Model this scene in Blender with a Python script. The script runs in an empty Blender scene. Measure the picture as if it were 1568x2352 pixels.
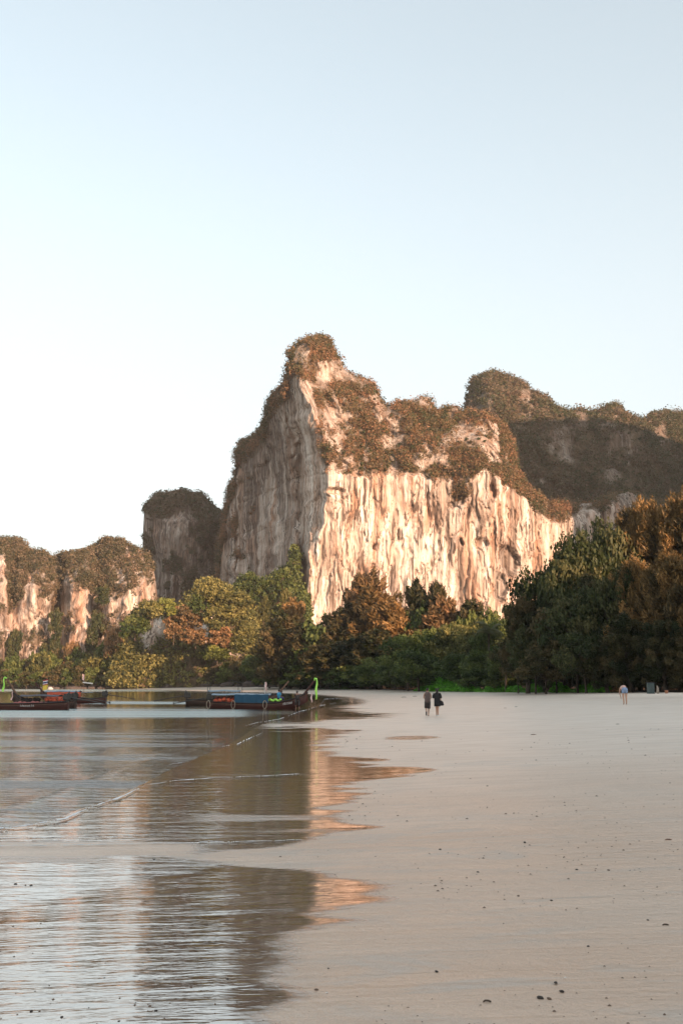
import bpy, math, random
import numpy as np
from mathutils import Vector, Matrix

SC = bpy.context.scene
COL = SC.collection
R = math.radians
# ------------------------------------------------------------------ camera, world, sun, exposure
F = 1568 * 35.0 / 24.0            # focal length in units of the 1568 px wide picture
HOR = 1569.0                      # row of the horizon
CAMZ = 2.2
PITCH = math.atan((HOR - 1176.0) / F)
cam = bpy.data.cameras.new('camera')
cam.sensor_fit = 'HORIZONTAL'; cam.sensor_width = 24; cam.lens = 35
cam.clip_start = 0.1; cam.clip_end = 20000
camo = bpy.data.objects.new('camera', cam); COL.objects.link(camo)
camo.location = (0, 0, CAMZ); camo.rotation_euler = (math.pi / 2 + PITCH, 0, 0)
SC.camera = camo

HAZE_SKY = (1.49, 1.53, 1.50)
SUN_EL, SUN_AZ = R(11.0), R(35.0)  # azimuth measured from straight behind the camera towards the right
SDIR = Vector((math.sin(SUN_AZ) * math.cos(SUN_EL), -math.cos(SUN_AZ) * math.cos(SUN_EL), math.sin(SUN_EL)))
world = bpy.data.worlds.new('World'); SC.world = world; world.use_nodes = True
wn = world.node_tree.nodes; wl = world.node_tree.links
bg = wn['Background']
sky = wn.new('ShaderNodeTexSky'); sky.sky_type = 'NISHITA'; sky.sun_disc = False
sky.sun_elevation = SUN_EL
sky.sun_rotation = math.atan2(SDIR.x, SDIR.y)
sky.altitude = 0; sky.air_density = 1.0; sky.dust_density = 2.2; sky.ozone_density = 1.6
# thin high morning haze pales the clear sky towards white, most near the horizon
hs = wn.new('ShaderNodeHueSaturation'); hs.inputs['Hue'].default_value = 0.474; hs.inputs['Saturation'].default_value = 0.55; hs.inputs['Value'].default_value = 0.66
wl.new(sky.outputs[0], hs.inputs['Color'])
tcw = wn.new('ShaderNodeTexCoord'); spx = wn.new('ShaderNodeSeparateXYZ'); wl.new(tcw.outputs['Generated'], spx.inputs[0])
mrw = wn.new('ShaderNodeMapRange'); mrw.inputs['From Min'].default_value = 0.0; mrw.inputs['From Max'].default_value = 0.62
mrw.inputs['To Min'].default_value = 0.85; mrw.inputs['To Max'].default_value = 0.30; mrw.interpolation_type = 'SMOOTHSTEP'
wl.new(spx.outputs['Z'], mrw.inputs['Value'])
mxw = wn.new('ShaderNodeMix'); mxw.data_type = 'RGBA'; mxw.inputs['B'].default_value = (*HAZE_SKY, 1)
wl.new(mrw.outputs[0], mxw.inputs['Factor']); wl.new(hs.outputs[0], mxw.inputs['A'])
wl.new(mxw.outputs['Result'], bg.inputs[0]); bg.inputs[1].default_value = 0.15
sun = bpy.data.lights.new('sun', 'SUN'); sun.energy = 2.75; sun.angle = R(0.6); sun.color = (1.0, 0.63, 0.42)
suno = bpy.data.objects.new('sun', sun); COL.objects.link(suno)
suno.rotation_euler = SDIR.to_track_quat('Z', 'Y').to_euler(); suno.location = (60, -80, 60)
vs = SC.view_settings
vs.view_transform = 'Standard'; vs.look = 'None'; vs.gamma = 1; vs.exposure = 2.02; vs.use_curve_mapping = False
SC.cycles.use_denoising = True
SC.cycles.max_bounces = 6; SC.cycles.diffuse_bounces = 3; SC.cycles.glossy_bounces = 3
SC.cycles.transmission_bounces = 3; SC.cycles.transparent_max_bounces = 4
SC.cycles.sample_clamp_indirect = 4

# ------------------------------------------------------------------ helpers
rng = np.random.default_rng(7)
random.seed(7)
CP, SP = math.cos(PITCH), math.sin(PITCH)

def at(u, v, Y):
    """world points on the rays of picture points (u, v) at distance Y"""
    u = np.asarray(u, float); v = np.asarray(v, float); Y = np.asarray(Y, float)
    cx = (u - 784) / F; cy = (1176 - v) / F
    dy = CP - cy * SP; dz = SP + cy * CP
    t = Y / dy
    return np.stack(np.broadcast_arrays(cx * t, Y, CAMZ + dz * t), -1)

def proj(P):
    """picture coordinates of world points"""
    x, y, z = P[..., 0], P[..., 1], P[..., 2] - CAMZ
    d = y * CP + z * SP; up = -y * SP + z * CP
    d = np.maximum(d, 1e-3)
    return 784 + F * x / d, 1176 - F * up / d

def ss(a, b, x):
    t = np.clip((x - a) / (b - a), 0, 1); return t * t * (3 - 2 * t)

def _hash(i, j, k, seed):
    n = (i * 374761393 + j * 668265263 + k * 2147483647 + seed * 1274126177) & 0xFFFFFFFF
    n = ((n ^ (n >> 13)) * 1274126177) & 0xFFFFFFFF
    n = ((n ^ (n >> 15)) * 2246822519) & 0xFFFFFFFF
    return ((n ^ (n >> 16)) & 0xFFFF) / 65535.0

def vnoise(x, y, z, seed=0):
    xi, yi, zi = np.floor(x).astype(np.int64), np.floor(y).astype(np.int64), np.floor(z).astype(np.int64)
    fx, fy, fz = x - xi, y - yi, z - zi
    fx, fy, fz = [f * f * (3 - 2 * f) for f in (fx, fy, fz)]
    r = 0
    for a in (0, 1):
        for b in (0, 1):
            for c in (0, 1):
                w = (fx if a else 1 - fx) * (fy if b else 1 - fy) * (fz if c else 1 - fz)
                r = r + w * _hash(xi + a, yi + b, zi + c, seed)
    return r * 2 - 1

def fbm(x, y, z, octv=4, seed=0):
    x, y, z = np.broadcast_arrays(np.asarray(x, float), np.asarray(y, float), np.asarray(z, float))
    s = 0; a = 1; f = 1; t = 0
    for o in range(octv):
        s = s + a * vnoise(x * f, y * f, z * f, seed + o * 17); t += a; a *= .5; f *= 2.03
    return s / t

def pl(pts):
    xs = [p[0] for p in pts]; ys = [p[1] for p in pts]
    return lambda u: np.interp(u, xs, ys)

def mesh_np(name, V, Fc, mat=None, smooth=False, attrs=None):
    """mesh from arrays: V (n,3), Fc (m,3 or 4)"""
    me = bpy.data.meshes.new(name)
    V = np.asarray(V, np.float32).reshape(-1, 3); Fc = np.asarray(Fc, np.int32)
    n, k = Fc.shape
    me.vertices.add(len(V)); me.vertices.foreach_set('co', V.ravel())
    me.loops.add(n * k); me.loops.foreach_set('vertex_index', Fc.ravel())
    me.polygons.add(n)
    me.polygons.foreach_set('loop_start', np.arange(0, n * k, k, dtype=np.int32))
    if smooth: me.polygons.foreach_set('use_smooth', np.ones(n, bool))
    me.update(calc_edges=True)
    for an, av in (attrs or {}).items():
        a = me.attributes.new(an, 'FLOAT', 'POINT'); a.data.foreach_set('value', np.asarray(av, np.float32).ravel())
    if mat: me.materials.append(mat)
    return me

def grid_faces(nr, nc):
    i = np.arange(nr - 1)[:, None] * nc + np.arange(nc - 1)[None]
    return np.stack([i, i + 1, i + nc + 1, i + nc], -1).reshape(-1, 4)

def link(name, me, parent=None):
    o = bpy.data.objects.new(name, me); COL.objects.link(o)
    if parent: o.parent = parent
    return o

def tag(o, label=None, cat=None, group=None, kind=None):
    if label: o['label'] = label
    if cat: o['category'] = cat
    if group: o['group'] = group
    if kind: o['kind'] = kind
    return o

def empty(name, loc=(0, 0, 0), rz=0):
    o = bpy.data.objects.new(name, None); COL.objects.link(o); o.empty_display_size = .3
    o.location = loc; o.rotation_euler = (0, 0, rz); return o

class MB:
    """collects simple shapes into one mesh"""
    def __init__(s): s.v = []; s.f = []
    def add(s, V, Fs):
        n = len(s.v); s.v += [tuple(map(float, p)) for p in V]; s.f += [tuple(n + i for i in f) for f in Fs]; return s
    def box(s, c, d, M=None):
        x, y, z = [k / 2 for k in d]
        V = [Vector((a * x, b * y, e * z)) for a in (-1, 1) for b in (-1, 1) for e in (-1, 1)]
        if M is not None: V = [M @ p for p in V]
        V = [p + Vector(c) for p in V]
        return s.add(V, [(0, 1, 3, 2), (4, 6, 7, 5), (0, 4, 5, 1), (2, 3, 7, 6), (0, 2, 6, 4), (1, 5, 7, 3)])
    def tube(s, pts, rad, n=8, cap=True, flat=1.0):
        pts = [Vector(p) for p in pts]
        if not hasattr(rad, '__len__'): rad = [rad] * len(pts)
        V = []; Fs = []
        for i, p in enumerate(pts):
            d = (pts[min(i + 1, len(pts) - 1)] - pts[max(i - 1, 0)]).normalized()
            a = d.cross(Vector((0, 0, 1)))
            if a.length < .05: a = d.cross(Vector((0, 1, 0)))
            a.normalize(); b = d.cross(a).normalized()
            for k in range(n):
                t = 2 * math.pi * k / n
                V.append(p + a * math.cos(t) * rad[i] * flat + b * math.sin(t) * rad[i])
        for i in range(len(pts) - 1):
            for k in range(n):
                Fs.append((i * n + k, i * n + (k + 1) % n, (i + 1) * n + (k + 1) % n, (i + 1) * n + k))
        if cap:
            Fs.append(tuple(range(n))[::-1]); Fs.append(tuple((len(pts) - 1) * n + k for k in range(n)))
        return s.add(V, Fs)
    def loft(s, rings, n=16, cap=True):
        """rings of (cx, cy, cz, rx, ry)"""
        V = []; Fs = []
        for (cx, cy, cz, rx, ry) in rings:
            for k in range(n):
                t = 2 * math.pi * k / n
                V.append((cx + rx * math.cos(t), cy + ry * math.sin(t), cz))
        for i in range(len(rings) - 1):
            for k in range(n):
                Fs.append((i * n + k, i * n + (k + 1) % n, (i + 1) * n + (k + 1) % n, (i + 1) * n + k))
        if cap:
            Fs.append(tuple(range(n))[::-1]); Fs.append(tuple((len(rings) - 1) * n + k for k in range(n)))
        return s.add(V, Fs)
    def ball(s, c, r, n=10, m=7):
        rings = []
        rx, ry, rz = r if hasattr(r, '__len__') else (r, r, r)
        for i in range(m + 1):
            a = -math.pi / 2 + math.pi * (i + .02) / (m + .04)
            rings.append((c[0], c[1], c[2] + rz * math.sin(a), rx * math.cos(a) + 1e-4, ry * math.cos(a) + 1e-4))
        return s.loft(rings, n)
    def mesh(s, name, mat, smooth=False):
        me = bpy.data.meshes.new(name); me.from_pydata(s.v, [], s.f)
        if mat: me.materials.append(mat)
        if smooth: me.polygons.foreach_set('use_smooth', np.ones(len(me.polygons), bool))
        return me
    def build(s, name, mat, parent=None, smooth=False):
        return link(name, s.mesh(name, mat, smooth), parent)

def mat_simple(name, col, rough=.6, noise=0.15, scale=8, bump=0.0, spec=.4, metallic=0, trans=0):
    m = bpy.data.materials.new(name); m.use_nodes = True
    nt = m.node_tree; p = nt.nodes['Principled BSDF']
    p.inputs['Roughness'].default_value = rough; p.inputs['Metallic'].default_value = metallic
    p.inputs['Specular IOR Level'].default_value = spec
    tc = nt.nodes.new('ShaderNodeTexCoord'); no = nt.nodes.new('ShaderNodeTexNoise')
    no.inputs['Scale'].default_value = scale; no.inputs['Detail'].default_value = 5
    nt.links.new(tc.outputs['Object'], no.inputs['Vector'])
    mx = nt.nodes.new('ShaderNodeMix'); mx.data_type = 'RGBA'
    c1 = [max(0, c * (1 - noise * 1.6)) for c in col]; c2 = [min(1, c * (1 + noise * 1.6)) for c in col]
    mx.inputs['A'].default_value = (*c1, 1); mx.inputs['B'].default_value = (*c2, 1)
    nt.links.new(no.outputs['Fac'], mx.inputs['Factor']); nt.links.new(mx.outputs['Result'], p.inputs['Base Color'])
    if bump:
        b = nt.nodes.new('ShaderNodeBump'); b.inputs['Distance'].default_value = bump
        nt.links.new(no.outputs['Fac'], b.inputs['Height']); nt.links.new(b.outputs['Normal'], p.inputs['Normal'])
    return m

class NT:
    """tiny node-tree helper"""
    def __init__(s, name):
        s.m = bpy.data.materials.new(name); s.m.use_nodes = True; s.t = s.m.node_tree
        s.p = s.t.nodes['Principled BSDF']; s.out = s.t.nodes['Material Output']
    def n(s, typ, **kw):
        nd = s.t.nodes.new(typ)
        for k, v in kw.items(): setattr(nd, k, v)
        return nd
    def l(s, a, b): s.t.links.new(a, b)
    def val(s, sock, v):
        if hasattr(v, 'is_output'): s.l(v, sock)
        else: sock.default_value = v
    def math(s, op, a, b=0.0, c=None, clamp=False):
        nd = s.n('ShaderNodeMath', operation=op, use_clamp=clamp)
        s.val(nd.inputs[0], a); s.val(nd.inputs[1], b)
        if c is not None: s.val(nd.inputs[2], c)
        return nd.outputs[0]
    def mix(s, f, a, b):
        nd = s.n('ShaderNodeMix', data_type='RGBA')
        s.val(nd.inputs['Factor'], f)
        s.val(nd.inputs['A'], a if hasattr(a, 'is_output') else (*a, 1)); s.val(nd.inputs['B'], b if hasattr(b, 'is_output') else (*b, 1))
        return nd.outputs['Result']
    def noise(s, vec, scale, detail=4, rough=.55, sc=(1, 1, 1), dist=0):
        mp = s.n('ShaderNodeMapping'); mp.inputs['Scale'].default_value = sc; s.l(vec, mp.inputs['Vector'])
        nd = s.n('ShaderNodeTexNoise'); nd.inputs['Scale'].default_value = scale; nd.inputs['Detail'].default_value = detail
        nd.inputs['Roughness'].default_value = rough; nd.inputs['Distortion'].default_value = dist
        s.l(mp.outputs[0], nd.inputs['Vector']); return nd.outputs['Fac']
    def ramp(s, f, a, b, x=0.0, y=1.0):
        nd = s.n('ShaderNodeMapRange', interpolation_type='SMOOTHSTEP')
        s.val(nd.inputs['Value'], f); nd.inputs['From Min'].default_value = a; nd.inputs['From Max'].default_value = b
        nd.inputs['To Min'].default_value = x; nd.inputs['To Max'].default_value = y; return nd.outputs[0]
    def attr(s, name):
        nd = s.n('ShaderNodeAttribute', attribute_name=name); return nd.outputs['Fac']
    def bump(s, h, dist, strength=1.0, normal=None):
        nd = s.n('ShaderNodeBump'); nd.inputs['Distance'].default_value = dist; s.val(nd.inputs['Strength'], strength)
        s.l(h, nd.inputs['Height'])
        if normal is not None: s.l(normal, nd.inputs['Normal'])
        return nd.outputs['Normal']

# ------------------------------------------------------------------ materials of the setting
def make_rock(name, warm=1.0):
    t = NT(name); g = t.n('ShaderNodeNewGeometry').outputs['Position']
    pale = (0.54, 0.42, 0.335); white = (0.78, 0.69, 0.60); orange = (0.44, 0.225, 0.125); dark = (0.075, 0.053, 0.040); grey = (0.26, 0.195, 0.15)
    n1 = t.noise(g, .055, 4, .6, (1, 1, .35)); n2 = t.noise(g, .27, 4, .55, (1, 1, .04)); n3 = t.noise(g, .75, 3, .5, (1, 1, .022))
    n4 = t.noise(g, .12, 5, .65, (1, 1, .12)); n5 = t.noise(g, .9, 6, .7, (1, 1, .5)); n6 = t.noise(g, .03, 3, .5, (1, 1, 1))
    c = t.mix(t.ramp(n2, .42, .62), pale, white)
    c = t.mix(t.math('MULTIPLY', t.ramp(n4, .48, .66), .75), c, orange)
    c = t.mix(t.math('MULTIPLY', t.ramp(n1, .50, .66), .55), c, grey)
    pat = t.noise(g, .07, 4, .6, (1, 1, .55))
    st = t.math('MULTIPLY', t.ramp(n3, .54, .64), t.ramp(pat, .44, .60))
    c = t.mix(t.math('MULTIPLY', st, .85), c, dark)
    st2 = t.math('MULTIPLY', t.ramp(n2, .47, .36), t.ramp(n6, .38, .58))
    c = t.mix(t.math('MULTIPLY', st2, .8), c, dark)
    c = t.mix(t.ramp(n5, .58, .76, 0, .55), c, dark)
    n7 = t.noise(g, 1.15, 3, .5, (1, 1, .016)); n8 = t.noise(g, .35, 6, .75, (1, 1, 1))
    c = t.mix(t.math('MULTIPLY', t.math('MULTIPLY', t.ramp(n7, .55, .60), t.ramp(pat, .36, .55)), .85), c, dark)
    c = t.mix(t.math('MULTIPLY', t.ramp(n8, .60, .68), .8), c, dark)
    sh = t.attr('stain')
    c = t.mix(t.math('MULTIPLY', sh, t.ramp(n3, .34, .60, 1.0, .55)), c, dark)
    c = t.mix(t.attr('veg'), c, t.mix(t.ramp(n5, .35, .65), (0.05, 0.045, 0.025), (0.13, 0.09, 0.055)))
    t.l(c, t.p.inputs['Base Color']); t.p.inputs['Roughness'].default_value = .9; t.p.inputs['Specular IOR Level'].default_value = .15
    b = t.bump(n3, .7, .7); b = t.bump(n7, .5, .7, b); b = t.bump(n5, 1.2, .9, b); t.l(b, t.p.inputs['Normal'])
    return t.m

def make_leaf(name, ca, cb, cc, rough=.55, rnd=.25):
    """foliage: three leaf colours chosen by the clump's own tint, light passing through the leaves"""
    t = NT(name); ti = t.attr('tint')
    oi = t.n('ShaderNodeObjectInfo').outputs['Random']
    f = t.math('ADD', ti, t.math('MULTIPLY', t.math('SUBTRACT', oi, .5), rnd))
    c = t.mix(t.ramp(f, .15, .5), ca, cb); c = t.mix(t.ramp(f, .5, .95), c, cc)
    t.l(c, t.p.inputs['Base Color']); t.p.inputs['Roughness'].default_value = rough; t.p.inputs['Specular IOR Level'].default_value = .2
    tr = t.n('ShaderNodeBsdfTranslucent'); t.l(c, tr.inputs['Color'])
    ms = t.n('ShaderNodeMixShader'); ms.inputs[0].default_value = .25
    t.l(t.p.outputs[0], ms.inputs[1]); t.l(tr.outputs[0], ms.inputs[2]); t.l(ms.outputs[0], t.out.inputs['Surface'])
    return t.m

M_ROCK = make_rock('limestone')
M_CLIFFVEG = make_leaf('cliff_foliage', (0.055, 0.070, 0.026), (0.15, 0.11, 0.052), (0.29, 0.155, 0.082))
M_LEFTVEG = make_leaf('far_cliff_foliage', (0.07, 0.07, 0.036), (0.145, 0.115, 0.066), (0.25, 0.175, 0.115))
M_DARKVEG = make_leaf('hill_foliage', (0.045, 0.062, 0.024), (0.095, 0.088, 0.045), (0.165, 0.115, 0.075))
M_CASU = make_leaf('casuarina_needles', (0.022, 0.032, 0.010), (0.056, 0.054, 0.020), (0.13, 0.095, 0.042))
M_GOLD = make_leaf('sunlit_tint_casuarina', (0.06, 0.048, 0.02), (0.19, 0.12, 0.045), (0.38, 0.22, 0.08))  # low sun's orange put into the leaf colour of lit trees
M_BROAD = make_leaf('broad_leaves', (0.026, 0.044, 0.012), (0.062, 0.088, 0.022), (0.145, 0.165, 0.045))
M_BROADD = make_leaf('dark_broad_leaves', (0.022, 0.036, 0.012), (0.048, 0.060, 0.020), (0.10, 0.095, 0.036))
M_OLIVE = make_leaf('olive_leaves', (0.05, 0.058, 0.018), (0.115, 0.115, 0.036), (0.25, 0.22, 0.07))
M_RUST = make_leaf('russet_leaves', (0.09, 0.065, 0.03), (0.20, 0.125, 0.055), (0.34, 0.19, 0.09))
M_LIME = make_leaf('lime_leaves', (0.06, 0.08, 0.02), (0.15, 0.17, 0.04), (0.26, 0.26, 0.06))
M_HEDGE = make_leaf('creeper_leaves', (0.06, 0.17, 0.015), (0.11, 0.34, 0.025), (0.20, 0.48, 0.05))
M_BARK = mat_simple('bark', (0.075, 0.055, 0.04), .9, .3, 3, .05)

# ------------------------------------------------------------------ ground, sand, water
def g0(u, v, z=0.0):
    """ground point below picture point for a level plane"""
    p = at(u, v, 1.0); dz = p[..., 2] - CAMZ
    t = (z - CAMZ) / dz
    return np.stack([p[..., 0] * t, t * np.ones_like(p[..., 0])], -1)

SHORE_D = [(0, 1905), (75, 1893), (130, 1880), (200, 1852), (262, 1832), (330, 1800), (390, 1768), (450, 1742), (510, 1718), (548, 1697),
           (590, 1668), (640, 1650), (690, 1633), (735, 1622), (772, 1616), (786, 1609), (765, 1602), (700, 1596), (640, 1593), (560, 1590.5), (450, 1588),
           (330, 1585), (200, 1583), (0, 1582.5), (-300, 1582.5), (-900, 1583)]
_s = np.array([g0(u, v) for u, v in SHORE_D])
SHORE = np.vstack([[(-3000, -2500), (-400, -200), (-60, -30), (-22, 2), (-11, 8.5)], _s, [(-3000, 420)]])

def shore_dist(x, y):
    """signed distance to the water's edge, positive on land"""
    P = np.stack([x, y], -1).reshape(-1, 2); out = np.full(len(P), 1e9); ins = np.zeros(len(P), bool)
    A = SHORE; B = np.roll(SHORE, -1, 0)
    for a, b in zip(A, B):
        d = b - a; L = (d * d).sum() + 1e-12
        t = np.clip(((P - a) @ d) / L, 0, 1)
        q = P - a - t[:, None] * d
        out = np.minimum(out, (q * q).sum(1))
        c = (a[1] > P[:, 1]) != (b[1] > P[:, 1])
        with np.errstate(divide='ignore', invalid='ignore'):
            xi = (b[0] - a[0]) * (P[:, 1] - a[1]) / (b[1] - a[1] + 1e-15) + a[0]
        ins ^= c & (P[:, 0] < xi)
    out = np.sqrt(out); out[ins] *= -1
    return out.reshape(np.shape(x))

def ground_h(x, y):
    x = np.asarray(x, float); y = np.asarray(y, float)
    d = shore_dist(x, y)
    land = .006 * np.minimum(d, 6) + .037 * np.maximum(d - 5, 0)
    land = np.where(land > 1.0, 1.0 + .6 * (1 - np.exp(-(land - 1.0) / .6)), land)
    h = np.where(d > 0, land, np.maximum(.03 * d, -3))
    yy = np.maximum(11.5 - y, 0)
    h = h + np.where(yy < 6, .0020 * yy ** 2, .0020 * 36 + .024 * .4 * (yy - 6)) * ss(-30, -3, d) * (y > -8) + (y <= -8) * .17 * ss(-30, -3, d)
    h = h + .03 * fbm(x * .06, y * .1, 0, 3, 5) * ss(3, 15, d)
    return h

def gpt(u, v):
    """point on the sand seen at picture point (u, v)"""
    z = .1
    for _ in range(12):
        p = g0(np.float64(u), np.float64(v), z); z = float(ground_h(p[0:1], p[1:2])[0])
    return Vector((float(p[0]), float(p[1]), z))

# wet sand: its landward edge
WET = [(1578, 620), (1590, 640), (1596, 740), (1604, 805), (1612, 818), (1620, 800), (1628, 760), (1636, 800), (1641, 872), (1646, 870), (1652, 760), (1662, 745),
       (1672, 742), (1680, 820), (1685, 770), (1700, 742), (1715, 720), (1730, 735), (1741, 800), (1746, 885), (1752, 790), (1760, 830), (1768, 985),
       (1775, 960), (1784, 930), (1792, 800), (1805, 770), (1820, 795), (1838, 800), (1850, 770), (1862, 735), (1875, 770), (1890, 815), (1900, 850),
       (1912, 790), (1930, 700), (1945, 600), (1958, 470), (1975, 430), (1985, 480), (1995, 700), (2010, 790), (2030, 850), (2052, 870), (2080, 820),
       (2110, 740), (2150, 660), (2200, 600), (2260, 640), (2320, 660), (2400, 640), (2800, 600)]
wet_edge = pl(WET)

def wet_value(u, v, x, y):
    n = fbm(x * .35, y * 1.3, 0, 4, 33)
    soft = 75 + 65 * ss(1900, 2100, v)
    n9 = fbm(x * .12, y * 2.2, 0, 3, 35)
    w = ss(-soft * .8, soft * .55, wet_edge(v + n * 8) - u + 22 * n + (60 + 50 * ss(1900, 2100, v)) * n9)
    # long dry-topped bars inside the wet zone
    for (u0, u1, v0, v1, k) in [(-200, 410, 1934, 1970, .85), (-300, 200, 1958, 1986, .55), (500, 700, 1872, 1890, .5), (560, 760, 1903, 1918, .4), (520, 700, 1780, 1788, .3), (640, 800, 1656, 1672, .7)]:
        du = np.maximum(np.maximum(u0 - u, u - u1), 0) / 60; vm = (v0 + v1) / 2 + 16 * n + 10 * n9; dv = np.abs(v - vm) / ((v1 - v0) / 2)
        w = w * (1 - k * np.exp(-du ** 2) * ss(1.25, .7, dv))
    # outlying puddles
    for (uc, vc, ru, rv, k) in [(945, 1695, 62, 5, .55), (880, 1771, 110, 9, .9), (840, 1746, 55, 4, .7)]:
        q = ((u - uc - (v - vc) * -2.5) / ru) ** 2 + ((v - vc) / rv) ** 2
        w = np.maximum(w, k * ss(1.5, .5, q + n * .5))
    return w

nr, nc = 600, 430
Yr = np.geomspace(2.6, 620, nr); uc_ = np.linspace(-260, 1850, nc)
YY = np.repeat(Yr[:, None], nc, 1); XX = (uc_[None] - 784) / F * YY / CP + 16 * ((uc_[None] - 784) / 1066) ** 9
ZZ = ground_h(XX, YY)
dS = shore_dist(XX, YY)
P = np.stack([XX, YY, ZZ], -1); pu, pv = proj(P)
wet = wet_value(pu, pv, XX, YY)
wet = wet * ss(150, 100, YY)
wet = np.maximum(wet, ss(.5, -.3, dS) * ss(700, 300, YY)); wet = np.maximum(wet, .6 * ss(5, 1, dS) * (YY > 90))
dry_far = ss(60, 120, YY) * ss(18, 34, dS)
# ripples and scallops in the sand itself
ZZ = ZZ + .010 * fbm(XX * .5, YY * 1.7, 0, 4, 3) * ss(1, 6, dS) * ss(90, 30, YY) * (1 - wet * .8)
ZZ = ZZ + .012 * (fbm(XX * .22 + YY * .05, YY * .9, 0, 3, 9)) * (1 - wet) * ss(2, 10, dS) * ss(160, 40, YY)
TREELINE = pl([(-400, 380), (0, 372), (300, 368), (500, 350), (640, 300), (760, 255), (900, 215), (1000, 188), (1200, 150), (1400, 126), (1568, 108), (1900, 88)])
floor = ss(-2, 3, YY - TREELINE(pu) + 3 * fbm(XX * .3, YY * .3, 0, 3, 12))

def make_sand():
    t = NT('beach_sand'); g = t.n('ShaderNodeNewGeometry').outputs['Position']
    fl = t.attr('forest_floor'); w0 = t.attr('wet')
    wn1 = t.noise(g, 1.0, 5, .6, (.30, 2.6, 1), .6); wn2 = t.noise(g, 1.0, 3, .5, (1.2, 9.0, 1), .4)
    inw = t.ramp(w0, .0, .25)
    w = t.math('ADD', w0, t.math('MULTIPLY', inw, t.math('ADD', t.math('MULTIPLY', t.math('SUBTRACT', wn1, .5), .75), t.math('MULTIPLY', t.math('SUBTRACT', wn2, .5), .35))), clamp=True)
    nb = t.noise(g, .12, 3, .5, (1, 2.5, 1)); nm = t.noise(g, 1.6, 5, .6, (.35, 1.3, 1)); nf = t.noise(g, 60, 4, .7); ns = t.noise(g, 9, 4, .6, (1, 1, 1))
    dryc = t.mix(t.ramp(nb, .35, .65), (0.62, 0.425, 0.295), (0.67, 0.50, 0.375))
    dryc = t.mix(t.ramp(nm, .30, .72, .0, .45), dryc, (0.43, 0.325, 0.245))
    dryc = t.mix(t.ramp(nf, .35, .75, 0, .35), dryc, (0.34, 0.265, 0.205))
    sm = t.noise(g, 1.0, 4, .6, (.55, 1.7, 1), .8); smb = t.noise(g, .11, 2, .5)
    dryc = t.mix(t.math('MULTIPLY', t.ramp(sm, .50, .66, 0, .60), t.ramp(smb, .40, .58)), dryc, (0.40, 0.325, 0.265))
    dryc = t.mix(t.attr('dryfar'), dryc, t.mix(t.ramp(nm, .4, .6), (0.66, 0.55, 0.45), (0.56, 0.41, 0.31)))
    wetc = t.mix(t.ramp(nm, .3, .7), (0.115, 0.074, 0.050), (0.175, 0.122, 0.086))
    wv = t.ramp(w, .08, .95)
    dryc = t.mix(t.attr('pale'), dryc, t.mix(t.ramp(nm, .3, .72), (0.80, 0.69, 0.585), (0.66, 0.545, 0.44)))  # sand lightened with distance, grazing sky sheen put into its colour
    dryc = t.mix(t.math('MULTIPLY', t.ramp(sm, .50, .66, 0, .55), t.ramp(smb, .42, .56)), dryc, (0.50, 0.43, 0.36))
    trk = t.noise(g, 1.0, 3, .5, (.25, 5.0, 1), .5)
    dryc = t.mix(t.ramp(trk, .56, .68, 0, .24), dryc, (0.50, 0.41, 0.33))
    c = t.mix(wv, dryc, wetc)
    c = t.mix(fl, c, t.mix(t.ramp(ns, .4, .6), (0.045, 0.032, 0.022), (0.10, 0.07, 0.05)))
    t.l(c, t.p.inputs['Base Color'])
    rg = t.ramp(w, .05, .95, .32, .055)
    rg = t.math('ADD', rg, t.math('MULTIPLY', t.ramp(nm, .4, .7), .07))
    rg = t.math('MAXIMUM', rg, t.math('MULTIPLY', fl, .95))
    rg = t.math('MAXIMUM', rg, t.math('MULTIPLY', t.attr('dryfar'), .9))
    t.l(rg, t.p.inputs['Roughness'])
    t.l(t.ramp(w, .1, .8, 1.75, 2.7), t.p.inputs['IOR'])
    t.l(t.math('MULTIPLY', t.math('SUBTRACT', 1.0, fl), .5), t.p.inputs['Specular IOR Level'])
    t.l(wv, t.p.inputs['Coat Weight']); t.p.inputs['Coat Roughness'].default_value = .045; t.p.inputs['Coat IOR'].default_value = 1.6
    rip = t.noise(g, 1.0, 4, .55, (.7, 3.2, 1), .6); rip2 = t.noise(g, 1.0, 3, .5, (4.0, 14, 1), .4)
    dry1 = t.math('SUBTRACT', 1.0, wv)
    b = t.bump(rip, .014, t.math('MULTIPLY', wv, .9)); b = t.bump(rip2, .003, wv, b)
    b = t.bump(nf, .006, t.math('MULTIPLY', dry1, .9), b); b = t.bump(ns, .035, t.math('MULTIPLY', dry1, .8), b); b = t.bump(trk, .05, t.math('MULTIPLY', dry1, .6), b)
    t.l(b, t.p.inputs['Normal']); t.l(b, t.p.inputs['Coat Normal'])
    return t.m
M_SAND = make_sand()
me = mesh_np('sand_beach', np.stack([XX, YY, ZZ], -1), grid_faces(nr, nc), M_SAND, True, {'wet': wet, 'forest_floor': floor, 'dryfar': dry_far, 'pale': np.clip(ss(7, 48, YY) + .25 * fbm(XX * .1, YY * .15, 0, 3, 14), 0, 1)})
tag(link('sand_beach', me), 'wide grey tidal sand beach with a wet mirror-like edge', kind='structure')
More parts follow.
